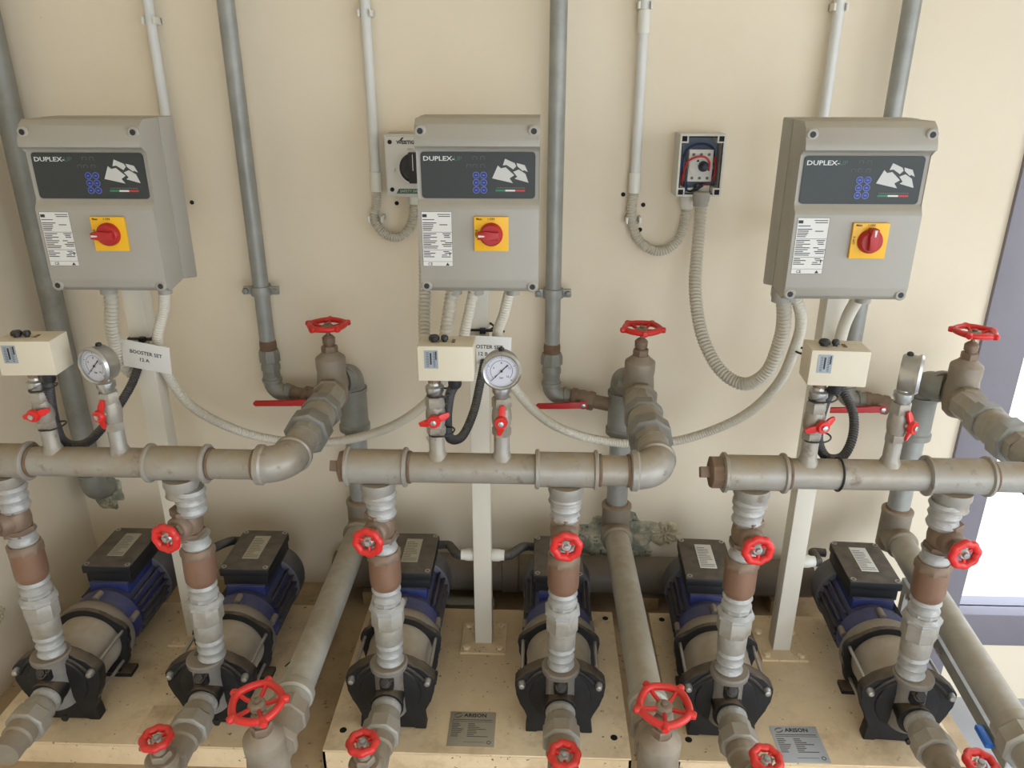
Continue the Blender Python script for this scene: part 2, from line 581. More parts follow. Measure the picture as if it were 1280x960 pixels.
# rating plates riveted on the skids
def nameplate(px, py, rz, m, lab):
    t = thing('rating_plate', (px, py, ZS), lab, 'nameplate', 'rating plates on the skids')
    t.rotation_euler.z = R(rz)
    W, H = .112, .106
    MB().box(-W / 2, W / 2, -H / 2, H / 2, 0, .0012, I4, .0004).build('plate', m, t)
    mb = MB().mesh(text_mesh('ARISON', .0155, .0004, 'LEFT'), TR(-.022, .041, .0013))
    mb.build('brand_lettering', 'print_black', t)
    mb = MB()
    for q in (-1, 1):
        pts = []
        for i in range(9):
            a_ = R(20 + 140 * i / 8)
            pts.append((math.cos(a_) * .011 * 1.0, math.sin(a_) * .0075))
        for i in range(9):
            a_ = R(160 - 140 * i / 8)
            pts.append((math.cos(a_) * .009, math.sin(a_) * .0045))
        mb.prism(pts, 0, .0003, TR(-.036, .041, .0012) @ RZ(20 if q > 0 else 200))
    mb.build('brand_emblem', 'print_grey', t)
    mb = MB()
    rnd = random.Random(4)
    mb.box(-.048, .048, .0262, .0285, 0, .0003, TR(0, 0, .0012))
    mb.box(-.050, .050, .0212, .0225, 0, .0003, TR(0, 0, .0012))
    for i in range(8):
        y = .014 - i * .0055
        mb.box(-.049, -.049 + .014 + .016 * rnd.random(), y, y + .0024, 0, .0003, TR(0, 0, .0012))
        mb.box(-.010, -.010 + .012 + .040 * rnd.random(), y, y + .0024, 0, .0003, TR(0, 0, .0012))
    mb.box(-.018, .033, -.0405, -.0395, 0, .0003, TR(0, 0, .0012))
    mb.lathe([(.0035, 0), (.0055, 0), (.0055, .0004), (.0035, .0004)], TR(.043, -.0405, .0012), 16, closed=True)
    mb.build('print', 'print_grey', t)


nameplate(-.146, 1.409, 0, 'nameplate', 'dull rating plate lettered ARISON on the middle skid')
nameplate(.628, 1.390, 1, 'nameplate_bright', 'bright rating plate lettered ARISON on the right skid')
t = thing('blank_plate', (-.86, 1.40, ZS), 'blank dusty plate lying on the left skid beside small handwheel', 'plate')
MB().box(-.085, .05, -.035, .055, 0, .0015, I4, .0005).build('plate', 'cream_skid', t)

# ------------------------------------------------------------------ wheels
def ring_pts(R0, amp, n, power=1.0, seg=80):
    o = []
    for i in range(seg):
        a_ = 2 * PI * i / seg
        c_ = .5 + .5 * math.cos(n * a_)
        rr = R0 + amp * (c_ ** power)
        o.append(Vector((rr * math.cos(a_), rr * math.sin(a_), 0)))
    return o


def big_wheel(parent, M):
    """five-lobed handwheel, axis = local z of M"""
    mb = MB()
    pts = [M @ p for p in ring_pts(.0430, .0022, 5, 1.0)]
    mb.tube(pts, .0072, 12, closed=True)
    for i in range(5):
        a_ = 2 * PI * i / 5
        d = Vector((math.cos(a_), math.sin(a_), 0))
        mb.lathe([(.0085, 0), (.0078, .009), (.0062, .0135), (0, .0145)], M @ axis(d * .0445, d), 12)
        b_ = a_
        d2 = Vector((math.cos(b_), math.sin(b_), 0))
        mb.tube([M @ (d2 * .010 + Vector((0, 0, -.006))), M @ (d2 * .028 + Vector((0, 0, -.004))), M @ (d2 * .043)], .0042, 8)
    wh = mb.build('handwheel', 'red_paint', parent)
    mb = MB().lathe([(.016, -.010), (.0165, -.003), (.012, .001), (0, .001)], M, 20)
    mb.build('wheel_hub', 'valve_grey', wh)
    mb = MB().hexn(M @ Vector((0, 0, .0)), M.to_3x3() @ Vector((0, 0, 1)), .0065, .006)
    mb.build('wheel_nut', 'bronze', wh)
    return wh


def small_wheel(parent, M, rot=0):
    M = M @ RZ(rot)
    mb = MB()
    mb.tube([M @ p for p in ring_pts(.0240, .0024, 8, 1.0)], .0080, 12, closed=True)
    for i in range(3):
        a_ = 2 * PI * i / 3 + .5
        d2 = Vector((math.cos(a_), math.sin(a_), 0))
        mb.tube([M @ (d2 * .007 + Vector((0, 0, -.003))), M @ (d2 * .023)], .0040, 8)
    wh = mb.build('handwheel', 'red_paint', parent)
    MB().lathe([(.0125, -.007), (.0125, -.0015), (.009, .0015), (0, .0015)], M, 18).build('wheel_washer', 'steel', wh)
    MB().hexn(M @ Vector((0, 0, .0)), M.to_3x3() @ Vector((0, 0, 1)), .0062, .007).build('wheel_nut', 'galvanised', wh)
    return wh


# ------------------------------------------------------------------ pump
def make_pump():
    t = thing('booster_pump', (0, 0, ZS), 'x', 'pump', 'booster pumps')
    h = .115
    ay = lambda y: axis((0, y, h), (0, 1, 0))
    # front casing: disc with ears, foot and suction and discharge necks
    mb = MB()
    half = [(.026, .090), (.052, .080), (.078, .063), (.098, .046), (.105, .036), (.1055, .024), (.102, .0), (.094, -.030), (.080, -.056), (.070, -.070), (.076, -.078), (.080, -.115), (.052, -.115), (.050, -.106)]
    poly = half + [(-x, z) for x, z in reversed(half)]
    poly = list(reversed(poly))
    MD = Matrix(((1, 0, 0, 0), (0, 0, 1, 0), (0, 1, 0, h), (0, 0, 0, 1)))   # local (x,y,z)->(x,z,y)
    mb.prism(poly, 0, .030, MD, .004)
    mb.lathe([(.074, .004), (.070, -.004), (.05, -.008), (0, -.008)], ay(0), 32, cap=False)
    fc = mb.build('front_casing', 'cast_black', t)
    mb = MB().lathe([(.0345, .02), (.0345, -.040), (.038, -.042), (.038, -.050), (.030, -.050)], ay(0), 24)
    mb.build('suction_neck', 'cast_black', fc)
    mb = MB().lathe([(.036, .06), (.034, .185), (.043, .190), (.044, .200), (.041, .204)], TR(0, .002, 0), 24)
    mb.build('discharge_neck', 'flange_grey', fc)
    mb = MB().box(-.016, .016, -.040, .0, h + .040, h + .066, I4, .003)
    mb.lathe([(.0125, 0), (.0125, .012)], axis((0, -.033, h + .056), (0, -.75, .66)), 16)
    mb.build('plug_boss', 'cast_black', fc)
    MB().hexn((0, -.041, h + .064), (0, -.75, .66), .0105, .008).lathe([(.0055, .006), (.0055, .0085), (0, .0085)], axis((0, -.041, h + .064), (0, -.75, .66)), 12).build('vent_plug', 'black_plastic', fc)
    for s_ in (-1, 1):
        pts = [Vector((s_ * (.020 + .066 * q), .003 - .006, h + .078 - .052 * q * q)) for q in [i / 8 for i in range(9)]]
        MB().tube(pts, .0042, 8).build('casing_rib', 'cast_black', fc)
    MB().hexn((.012, -.02, .028), (0, -1, 0), .009, .007).build('drain_plug', 'black_plastic', fc)
    # stage casing with bands
    MB().lathe([(.079, .026), (.080, .034), (.0785, .038), (.0785, .132), (.080, .136), (.079, .146)], ay(0), 48).build('stage_casing', 'stainless_casing', t)
    # rear plate
    poly2 = []
    for i in range(48):
        a_ = 2 * PI * i / 48
        rr = .096
        for ea in (R(22), R(158), R(-40), R(220)):
            dlt = abs((a_ - ea + PI) % (2 * PI) - PI)
            rr = max(rr, .096 + .012 * max(0, 1 - (dlt / R(18)) ** 2))
        poly2.append((rr * math.cos(a_), rr * math.sin(a_)))
    MB().prism(poly2, .144, .158, MD, .003).build('rear_plate', 'cast_black', t)
    for a_ in (R(22), R(158), R(-40), R(220)):
        x, z = .096 * math.cos(a_), h + .094 * math.sin(a_)
        rd = MB().cyl((x, -.004 if z > h else .02, z), (0, 1, 0), .0042, .165 if z > h else .14, 10).build('tie_rod', 'steel', t)
        if z > h:
            MB().lathe([(.0085, 0), (.009, .003), (.009, .010), (.0065, .017), (0, .019)], axis((x, .002, z), (0, -1, 0)), 12).build('cap_nut', 'steel', rd)
    MB().lathe([(.096, .156), (.099, .166), (.098, .180), (.092, .190), (.084, .194)], ay(0), 40).build('motor_flange', 'flange_grey', t)
    mb = MB().lathe([(.084, .188), (.088, .200), (.087, .240), (.082, .246), (.079, .250), (.079, .405)], ay(0), 36)
    mb.box(-.052, .052, .262, .40, h + .055, h + .092, I4, .004)
    bd = mb.build('motor_body', 'motor_blue', t)
    for a_ in (R(18), R(90), R(162)):
        x, z = .089 * math.cos(a_), h + .089 * math.sin(a_)
        b_ = MB().cyl((x, .196, z), (0, 1, 0), .0085, .03, 10)
        b_.hexn((x, .186, z), (0, -1, 0), .0075, .008)
        b_.build('motor_bolt', 'flange_grey', bd)
    # cooling fins: one mesh shared, turned round the motor axis
    fin = None
    for i in range(24):
        a_ = R(i * 15 + 7.5)
        ang = math.degrees(a_) % 360
        if 50 < ang < 130:
            continue
        if fin is None:
            o = MB().box(.077, .0915, .250, .402, -.0022, .0022, I4, .0006).build('cooling_fin', 'fin_grey', bd)
            fin = o
        else:
            o = fin.copy(); COL.objects.link(o)
        o.parent = bd
        o.location = (0, 0, h)
        o.rotation_euler = (0, -a_, 0)
    MB().lathe([(.091, .395), (.0955, .398), (.0955, .452), (.089, .470), (.06, .476), (0, .476)], ay(0), 40).build('fan_cover', 'fan_cover', t)
    # terminal box
    tb = MB().box(-.060, .060, .272, .448, h + .086, h + .122, I4, .004).build('terminal_box', 'terminal_black', t)
    MB().prism([(-.066, .266), (.066, .266), (.066, .444), (.056, .456), (-.056, .456), (-.066, .444)], h + .118, h + .142, I4, .005).build('box_lid', 'terminal_black', tb)
    for sx in (-1, 1):
        for yy in (.277, .442):
            MB().lathe([(.007, 0), (.007, .002), (.004, .002), (.004, 0), (0, 0)], TR(sx * .055, yy, h + .1416), 12).build('lid_screw', 'steel', tb)
    mb = MB().box(-.022, .022, .315, .425, h + .1415, h + .1428, I4, .0003)
    lb = mb.build('data_label', 'nameplate', tb)
    mb = MB()
    rnd = random.Random(2)
    for i in range(12):
        y = .322 + i * .0078
        mb.box(-.019, -.019 + .018 + .02 * rnd.random(), y, y + .0022, h + .1427, h + .1431)
    mb.build('print', 'print_grey', lb)
    # feet
    MB().box(-.085, .085, .145, .185, 0, .012, I4, .002).box(-.055, .055, .148, .158, .008, .05).build('motor_foot', 'cast_black', t)
    return t


PUMP_LABEL = [
    'dusty pump with brown lid label nearest the left wall, leftmost of six',
    'blue motor pump second from left, with brown lid label, beside long floor pipe',
    'third pump from left, standing left of the middle support post',
    'fourth pump from left, facing straight ahead right of the middle post',
    'fifth pump from left, with white lid label, left of the right post',
    'rightmost blue motor pump beside the window, with white lid label',
]
proto = make_pump()
n = 0
for k in SETS:
    for i in range(2):
        o = proto if n == 0 else copy_tree(proto)
        o.location = (PUMP_X[k][i], 1.405, ZS)
        o['label'] = PUMP_LABEL[n]
        if n == 3:
            o.rotation_euler.z = R(0)
        if n == 5:
            o.rotation_euler.z = R(-3)
        if n == 4:
            o.rotation_euler.z = R(-2)
        if n >= 4:
            for c1 in kids(o):
                for c2_ in kids(c1):
                    if c2_.name.startswith('data_label'):
                        c2_.data = c2_.data.copy()
                        c2_.data.materials[0] = MATS['paper']
        n += 1


# ------------------------------------------------------------------ riser pipework and valves
def wrap(mb, x, y, za, zb, r, seed, d=(0, 0, 1)):
    """taped nipple: uneven soft rings"""
    rnd = random.Random(seed)
    n_ = max(4, int((zb - za) / .007))
    pr = []
    for i in range(n_ + 1):
        z = (zb - za) * i / n_
        pr.append((r * (.97 + .09 * (rnd.random() - .35) + (.13 if i % 3 == 1 else 0)), z))
    return mb.lathe(pr, axis((x, y, za), d), 24)


def small_gate_valve(t, M, wrot=0, wtilt=2, m='bronze', dist=.072):
    """threaded gate valve, flow along local z of M centred on origin, bonnet along -y"""
    mb = MB()
    mb.lathe([(.0325, -.036), (.0335, -.034), (.0335, -.020)], M, 6, rot=R(30))
    mb.lathe([(.0335, .020), (.0335, .034), (.0325, .036)], M, 6, rot=R(30))
    mb.lathe([(.027, -.022), (.030, -.014), (.0315, 0), (.030, .014), (.027, .022)], M, 24)
    bd = mb.build('valve_body', m, t)
    Mb = M @ axis((0, 0, 0), (0, -math.cos(R(wtilt)), math.sin(R(wtilt))))
    mb = MB().lathe([(.026, .010), (.027, .034), (.024, .040), (.020, .042)], Mb, 24)
    mb.lathe([(.019, .040), (.019, .050)], Mb, 6)
    mb.lathe([(.012, .050), (.012, .060), (.009, .063)], Mb, 16)
    mb.lathe([(.0045, .06), (.0045, dist)], Mb, 10)
    mb.build('bonnet', m, t)
    small_wheel(t, Mb @ TR(0, 0, dist), wrot)


def make_riser():
    t = thing('pump_riser', (0, 1.405, ZS + .2), 'x', 'pipework', 'taped risers between pumps and manifolds')
    b0 = ZS + .2
    Z = lambda z: z - b0
    wrap(MB(), 0, 0, Z(.676), Z(.745), .0275, 1).build('taped_nipple', 'tape', t)
    MB().lathe([(.0285, Z(.738)), (.0315, Z(.742)), (.0325, Z(.786)), (.030, Z(.792))], I4, 24).build('union_tailpiece', 'paint_fitting', t)
    MB().lathe([(.035, Z(.784)), (.0375, Z(.788)), (.0375, Z(.824)), (.034, Z(.830))], I4, 8, rot=R(22.5)).build('union_nut', 'paint_fitting', t)
    MB().lathe([(.037, Z(.826)), (.041, Z(.830)), (.041, Z(.838)), (.034, Z(.846))], I4, 8, rot=R(22.5)).lathe([(.031, Z(.84)), (.031, Z(.862))], I4, 8).build('union_collar', 'tape', t)
    wrap(MB(), 0, 0, Z(.852), Z(.894), .0285, 2).build('taped_nipple', 'tape', t)
    MB().lathe([(.028, Z(.886)), (.0335, Z(.896)), (.0345, Z(.905)), (.0345, Z(.962))], I4, 28).build('check_valve', 'brass_brown', t)
    MB().lathe([(.0365, Z(.960)), (.0372, Z(.963)), (.0372, Z(.976)), (.033, Z(.982))], I4, 8, rot=R(22.5)).build('check_valve_hex', 'bronze', t)
    wrap(MB(), 0, 0, Z(.978), Z(1.012), .0275, 3).build('taped_nipple', 'tape', t)
    wrap(MB(), 0, 0, Z(1.066), Z(1.126), .0300, 4).build('taped_nipple', 'tape', t)
    return t


def make_riser_valve(rot):
    t = thing('riser_gate_valve', (0, 0, 0), 'x', 'valve', 'gate valves on the risers')
    small_gate_valve(t, I4, rot)
    return t


riser = make_riser()
rvalve = make_riser_valve(10)
n = 0
for k in SETS:
    for i in range(2):
        o = riser if n == 0 else copy_tree(riser)
        o.location = (RISER_X[k][i], 1.405, ZS + .2)
        o.rotation_euler.y = R(math.degrees(math.atan2(RISER_X[k][i] - PUMP_X[k][i], .5)))
        o['label'] = 'silver taped riser with brown check valve above the %s pump' % ORD[n] + (' from wall' if False else '')
        v = rvalve if n == 0 else copy_tree(rvalve)
        v.location = (RISER_X[k][i], 1.405, 1.042)
        v.rotation_euler.z = R((-25, -12, -10, 1, 4, 6)[n])
        v['label'] = 'small bronze gate valve with red handwheel on %s riser' % ORD[n].replace(' from left', '-from-left')
        n += 1


# ------------------------------------------------------------------ suction lines
def make_suction():
    """from the pump's suction neck towards the front; origin at the neck, running -y"""
    t = thing('suction_pipe', (0, 0, 0), 'x', 'pipework', 'suction connections in front of the pumps')
    D = (0, -1, 0)
    wrap(MB(), 0, 0, 0, .030, .030, 11, D) if False else None
    mb = MB()
    rnd = random.Random(5)
    mb.lathe([(.031, 0), (.034, .006), (.0335, .014), (.031, .018), (.0305, .034)], axis((0, 0, 0), D), 24)
    mb.build('taped_nipple', 'tape', t)
    MB().lathe([(.034, .028), (.036, .034), (.036, .058), (.040, .062)], axis((0, 0, 0), D), 24).build('union_tailpiece', 'paint_fitting', t)
    MB().lathe([(.040, .056), (.0435, .060), (.0435, .092), (.040, .096)], axis((0, 0, 0), D), 8, rot=R(22.5)).build('union_nut', 'paint_fitting', t)
    MB().lathe([(.033, .094), (.034, .12), (.030, .125), (.030, .165)], axis((0, 0, 0), D), 20).build('pipe_nipple', 'valve_grey', t)
    return t


def make_suction_valve():
    t = thing('suction_gate_valve', (0, 0, 0), 'x', 'valve', 'gate valves on the suction pipes')
    M = Matrix(((1, 0, 0, 0), (0, 0, 1, 0), (0, -1, 0, 0), (0, 0, 0, 1)))   # flow along y, bonnet up
    M = Matrix.Rotation(R(-90), 4, 'X')
    mb = MB()
    for s_ in (-1, 1):
        mb.lathe([(.034, s_ * .028), (.035, s_ * .032), (.035, s_ * .050)], M, 6, rot=R(30))
    mb.lathe([(.029, -.032), (.032, -.016), (.033, 0), (.032, .016), (.029, .032)], M, 24)
    mb.lathe([(.030, 0), (.030, .040), (.033, .042), (.033, .052), (.029, .056)], I4, 24)
    mb.build('valve_body', 'valve_grey', t)
    mb = MB().lathe([(.021, .054), (.022, .057), (.022, .068), (.019, .071)], I4, 6)
    mb.lathe([(.013, .070), (.013, .084), (.009, .088)], I4, 16).lathe([(.0045, .085), (.0045, .108)], I4, 10)
    mb.build('bonnet', 'valve_grey', t)
    small_wheel(t, TR(0, 0, .108) @ RX(0), 8)
    return t


suction = make_suction()
svalve = make_suction_valve()
n = 0
for k in SETS:
    for i in range(2):
        o = suction if n == 0 else copy_tree(suction)
        x = PUMP_X[k][i] + (.004, .004, 0, 0, .002, .004)[n]
        o.location = (x, 1.358, ZS + .115)
        o.rotation_euler.z = R((2, 1, 1, 0, -1, -1)[n])
        o['label'] = 'grey union and nipple feeding the front of the %s pump' % ORD[n].replace(' from left', '-from-left')
        if n > 0:
            v = svalve if n == 1 else copy_tree(svalve)
            v.location = (x + (0, .004, -.004, 0, .004, .0)[n], 1.155, ZS + .115)
            v.rotation_euler.x = R((0, 4, 2, 10, 8, 6)[n])
            v.rotation_euler.z = R((0, 8, 0, 0, 12, 20)[n])
            v['label'] = 'small red handwheel valve at the bottom edge before the %s pump' % ORD[n].replace(' from left', '-from-left')
        n += 1


# ------------------------------------------------------------------ manifolds
def bead(mb, x, r, w=.010):
    mb.lathe([(r * .90, -w / 2), (r, -w / 4), (r, w / 4), (r * .90, w / 2)], axis((x, YM, ZM), (1, 0, 0)), 28)


def elbow_pts(c, a, b, rad, n_=10):
    """quarter bend: starts at c - a*rad heading a, ends at c + b*rad heading b"""
    c, a, b = Vector(c), Vector(a).normalized(), Vector(b).normalized()
    o = []
    for i in range(n_ + 1):
        q = PI / 2 * i / n_
        o.append(c - a * rad + a * (rad * math.sin(q)) + b * (rad * (1 - math.cos(q))))
    return o


SW_X = {'A': -1.010, 'B': -.203, 'C': .550}
GA_X = {'A': -.868, 'B': -.070, 'C': .714}
for k in SETS:
    xs = RISER_X[k]
    xe = RET_X[k] - .002
    x_left = {'A': -1.20, 'B': -.385, 'C': .378}[k]
    lab = {'A': 'silver discharge manifold at left, ending in an elbow, no plug in view',
           'B': 'silver discharge manifold of the middle set with plugged left end and right elbow',
           'C': 'silver discharge manifold at right with plugged left end, running past the window'}[k]
    t = thing('discharge_manifold', (sum(xs) / 2, YM, ZM - .03), lab, 'manifold', 'discharge manifolds', True)
    rp = .0315
    MB().cyl((x_left, YM, ZM), (1, 0, 0), rp, (xe - .05) - x_left, 32).build('header_pipe', 'paint_silver', t)
    for x in xs:
        mb = MB().cyl((x - .062, YM, ZM), (1, 0, 0), .0365, .124, 32)
        bead(mb, x - .060, .0415); bead(mb, x + .060, .0415)
        mb.lathe([(.036, -.030), (.037, -.045), (.034, -.052), (.034, -.066), (.036, -.070)], TR(x, 1.407, ZM), 28)
        mb.build('tee', 'paint_silver', t)
        MB().lathe([(.0335, 0), (.0345, .003), (.0335, .006)], axis((x + .066, YM, ZM), (1, 0, 0)), 28).build('thread_joint', 'rusty', t)
    if k != 'A':
        mb = MB().hexn((x_left + .004, YM, ZM), (-1, 0, 0), .034, .026, 8)
        mb.build('end_plug', 'rusty', t)
        MB().box(-.011, .011, -.011, .011, 0, .022, axis((x_left - .020, YM, ZM), (-1, 0, 0)) @ RZ(30), .002).build('plug_square', 'bronze', t)
    mb = MB().tube(elbow_pts((xe, YM, ZM), (1, 0, 0), (0, 1, 0), .048), .0385, 28)
    for d, o_ in (((1, 0, 0), (xe - .060, YM, ZM)), ((0, 1, 0), (xe, YM + .042, ZM))):
        mb.lathe([(.037, 0), (.0425, .003), (.0425, .014), (.0385, .018)], axis(o_, d), 28)
    mb.build('elbow', 'paint_silver', t)
    MB().lathe([(.0335, 0), (.0345, .003), (.0335, .006)], axis((xe - .066, YM, ZM), (1, 0, 0)), 28).build('thread_joint', 'rusty', t)
    for x in (SW_X[k], GA_X[k]):
        MB().lathe([(.0225, .024), (.0185, .034), (.0162, .040), (.0162, .088)], TR(x, YM, ZM), 20).build('welded_socket', 'paint_silver', t)
    if k == 'B':
        for x, z, s_ in ((-.255, .012, 1.), (-.075 + .045, .02, 1.3)):
            pass


# ------------------------------------------------------------------ large gate valve
def big_gate_valve(name, lab, loc, group, rz=0, wrot=0, flow=.060, body_lo=-.055, tilt=0):
    """flow along local y, stem up"""
    t = thing(name, loc, lab, 'valve', group)
    t.rotation_euler.z = R(rz)
    t.rotation_euler.x = R(tilt)
    My = axis((0, 0, 0), (0, 1, 0))
    mb = MB()
    mb.lathe([(.022, body_lo), (.034, body_lo + .012), (.039, -.02), (.039, .02), (.0365, .045), (.0385, .058), (.0385, .080), (.0375, .083), (.024, .094), (.020, .099)], I4, 32)
    for s_ in (-1, 1):
        mb.lathe([(.036, 0), (.036, s_ * .046)], My, 28)
        mb.lathe([(.041, s_ * .042), (.043, s_ * .046), (.043, s_ * flow), (.040, s_ * (flow + .003))], My, 8, rot=R(22.5))
    mb.build('valve_body', 'valve_grey', t)
    mb = MB().lathe([(.020, .098), (.021, .101), (.021, .113), (.018, .116)], I4, 6, rot=R(15))
    mb.lathe([(.0125, .114), (.0125, .120), (.016, .122), (.0165, .136), (.013, .140), (.008, .144)], I4, 16)
    mb.lathe([(.0052, .14), (.0052, .172)], I4, 10)
    mb.build('bonnet', 'bronze', t)
    big_wheel(t, TR(0, 0, .170) @ RZ(wrot))
    return t


for k in SETS:
    big_gate_valve('outlet_gate_valve', {'A': 'upper gate valve with red handwheel above the left manifold elbow', 'B': 'upper gate valve with red handwheel above the middle manifold elbow',
                   'C': 'upper gate valve with red handwheel in front of the window jamb'}[k], (RET_X[k] + {'A': -.012, 'B': .006, 'C': .020}[k], 1.845, ZM), 'gate valves by the wall', {'A': 4, 'B': 0, 'C': -6}[k], {'A': 20, 'B': 55, 'C': 20}[k])
big_gate_valve('floor_gate_valve', 'large front gate valve with five-lobed red wheel, between the left and middle skids', (-.505, 1.085, .70), 'gate valves on the floor pipes', 3, 10, tilt=4)
big_gate_valve('floor_gate_valve', 'large front gate valve with five-lobed red wheel at the right of the middle skid', (.240, 1.105, .70), 'gate valves on the floor pipes', -2, 50, tilt=4)

# ------------------------------------------------------------------ return lines: union, elbow, drop pipe, floor pipe
for k in SETS:
    x = RET_X[k]
    xd = DOWN_X[k]
    t = thing('union_coupling', (x, 1.47, ZM - .05), {'A': 'heavy grey union between the left manifold elbow and upper valve', 'B': 'heavy grey union between the middle manifold elbow and upper valve', 'C': 'heavy grey union by the window leading to the right upper valve'}[k], 'pipe union', 'unions behind the manifold elbows', True)
    D = (0, 1, 0)
    MB().lathe([(.032, 0), (.034, .004), (.034, .07), (.037, .09)], axis((x, 1.468, ZM), D), 28).build('nipple', 'paint_fitting', t)
    MB().lathe([(.038, 0), (.0385, .02), (.041, .03)], axis((x, 1.528, ZM), D), 8, rot=R(22.5)).build('union_tailpiece', 'paint_fitting', t)
    MB().lathe([(.046, 0), (.0515, .004), (.0515, .046), (.047, .052)], axis((x, 1.552, ZM), D), 8, rot=R(10)).build('union_nut', 'galvanised_dark' if k != 'C' else 'galvanised', t)
    MB().lathe([(.040, 0), (.042, .006), (.040, .012), (.042, .02), (.040, .028), (.042, .036), (.039, .07)], axis((x, 1.600, ZM), D), 28).build('threaded_tail', 'paint_fitting', t)
    MB().lathe([(.043, 0), (.0475, .004), (.0475, .034), (.043, .038)], axis((x, 1.668, ZM), D), 8, rot=R(22.5)).build('backing_nut', 'galvanised_dark' if k != 'C' else 'galvanised', t)
    MB().lathe([(.036, 0), (.036, .085)], axis((x, 1.704, ZM), D), 8, rot=R(22.5)).build('hex_nipple', 'paint_fitting', t)

    t = thing('drop_pipe', (xd, 1.95, .66), {'A': 'grey drop pipe by the wall between left and middle sets, with floor run to front', 'B': 'grey drop pipe right of the middle set, with long floor run to front', 'C': 'grey drop pipe beside the window with floor run to the bottom right'}[k], 'pipe', 'drop pipes and floor runs', True)
    xo = x + {'A': .0, 'B': 0, 'C': 0}[k]
    mb = MB().tube([(xo, 1.90, ZM)] + elbow_pts((xd, 1.955, ZM), (0, 1, 0), (0, 0, -1), .045) + [(xd, 1.955, ZM - .06)], .036, 24)
    mb.lathe([(.040, 0), (.0425, .003), (.0425, .016), (.039, .02)], axis((xo, 1.896, ZM), (0, 1, 0)), 24)
    mb.build('elbow', 'galvanised_dark', t)
    mb = MB().lathe([(.042, 1.135), (.042, 1.125), (.039, 1.12), (.039, 1.03), (.043, 1.025), (.043, 1.010), (.032, 1.005)], TR(xd, 1.955, 0), 28)
    mb.build('reducing_tee', 'galvanised_dark', t)
    MB().lathe([(.030, .76), (.030, 1.02)], TR(xd, 1.955, 0), 24).build('vertical_pipe', 'galvanised', t)
    MB().lathe([(.031, .775), (.0335, .778), (.0335, .786), (.031, .79)], TR(xd, 1.955, 0), 24).build('joint_ring', 'rusty', t)
    mb = MB().lathe([(.038, .655), (.041, .662), (.041, .768), (.043, .772), (.043, .780), (.036, .784)], TR(xd, 1.955, 0), 28)
    mb.lathe([(.041, .0), (.041, .05), (.044, .054), (.044, .066), (.040, .07)], axis((xd, 1.955, .70), (0, -1, 0)), 28)
    mb.build('bottom_tee', 'valve_grey', t)
    xf = {'A': -.512, 'B': .245, 'C': .962}[k]
    p0, p1 = Vector((xd, 1.90, .70)), Vector((xf, 1.155 if k != 'C' else 1.0, .70))
    d = (p1 - p0)
    MB().lathe([(.0355, 0), (.0355, d.length)], axis(p0, d), 32).build('floor_run', 'floor_pipe_paint', t)
    dn = d.normalized()
    if k != 'C':
        q = p1 - dn * .085
        MB().lathe([(.040, 0), (.0425, .004), (.0425, .022), (.038, .026)], axis(q - dn * .045, dn), 28).build('pipe_socket', 'floor_pipe_paint', t)
        MB().lathe([(.043, 0), (.047, .003), (.047, .034), (.043, .037)], axis(q + dn * .005, dn), 8, rot=R(22.5)).build('union_nut', 'valve_grey', t)
        MB().lathe([(.037, 0), (.037, .05)], axis(q + dn * .04, dn), 24).build('nipple', 'valve_grey', t)
    else:
        q = p0 + dn * (.66)
        MB().lathe([(.040, 0), (.044, .003), (.044, .030), (.040, .034)], axis(q, dn), 28).build('pipe_socket', 'floor_pipe_paint', t)
        MB().lathe([(.046, 0), (.051, .003), (.051, .038), (.046, .042)], axis(q + dn * .034, dn), 8, rot=R(22.5)).build('union_nut', 'floor_pipe_paint', t)

# galvanised strut channel beside the right floor pipe
t = thing('strut_channel', (1.02, 1.45, ZP), 'galvanised channel running alongside the right floor pipe', 'channel', None, True)
pa, pb = Vector((1.046, 1.84, .625)), Vector((.992, 1.22, .625))
d = pb - pa
M = axis(pa, d)
MB().box(-.014, .014, -.002, .002, 0, d.length, M).box(-.014, -.011, -.032, -.002, 0, d.length, M).box(.011, .014, -.032, -.002, 0, d.length, M).build('channel', 'galvanised', t)
for q in (.10, .30, .45):
    MB().hexn(M @ Vector((-.014, -.016, d.length * q)), M.to_3x3() @ Vector((-1, 0, 0)), .009, .008).build('bolt', 'steel', t)
for q in (.02, .26):
    c_ = pa + d * q
    MB().box(c_.x - .010, c_.x + .010, c_.y - .010, c_.y + .010, ZP, c_.z - .001).build('channel_leg', 'galvanised', t)
o = MB().box(-.009, .009, -.006, .006, 0, .055, axis(pa + d * .84 + Vector((-.026, 0, -.012)), d), .002).build('plastic_clip', 'blue_plastic')
tag(o, 'small bright blue plastic piece beside the right floor pipe', 'clip')

# strut lying behind middle skid
t = thing('strut_channel', (-.235, 1.93, ZP), 'short galvanised channel with holes lying behind the third pump', 'channel', None, True)
MB().box(-.33, -.12, 1.905, 1.945, ZP, ZP + .042, I4, .002).build('channel', 'galvanised', t)
for q in (-.25, -.205, -.16):
    MB().lathe([(.007, 0), (.007, .001), (0, .001)], axis((q, 1.905, ZP + .018), (0, -1, 0)), 12).build('slot', 'hole_black', t)

# dark drain pipe at the wall base
t = thing('drain_pipe', (0, 1.995, ZP), 'dark grey drain pipe lying along the foot of the back wall', 'pipe', None, True)
MB().cyl((-.62, 1.995, ZP + .098), (1, 0, 0), .056, 1.46, 32).build('pipe', 'dark_pipe', t)
for x in (-.1, .58):
    MB().lathe([(.056, 0), (.061, .003), (.061, .05), (.056, .053)], axis((x, 1.995, ZP + .098), (1, 0, 0)), 32).build('pipe_socket', 'dark_pipe', t)
for x in (-.5, .35, .75):
    MB().box(x - .03, x + .03, 1.95, 2.04, ZP, ZP + .045).build('support_block', 'concrete', t)


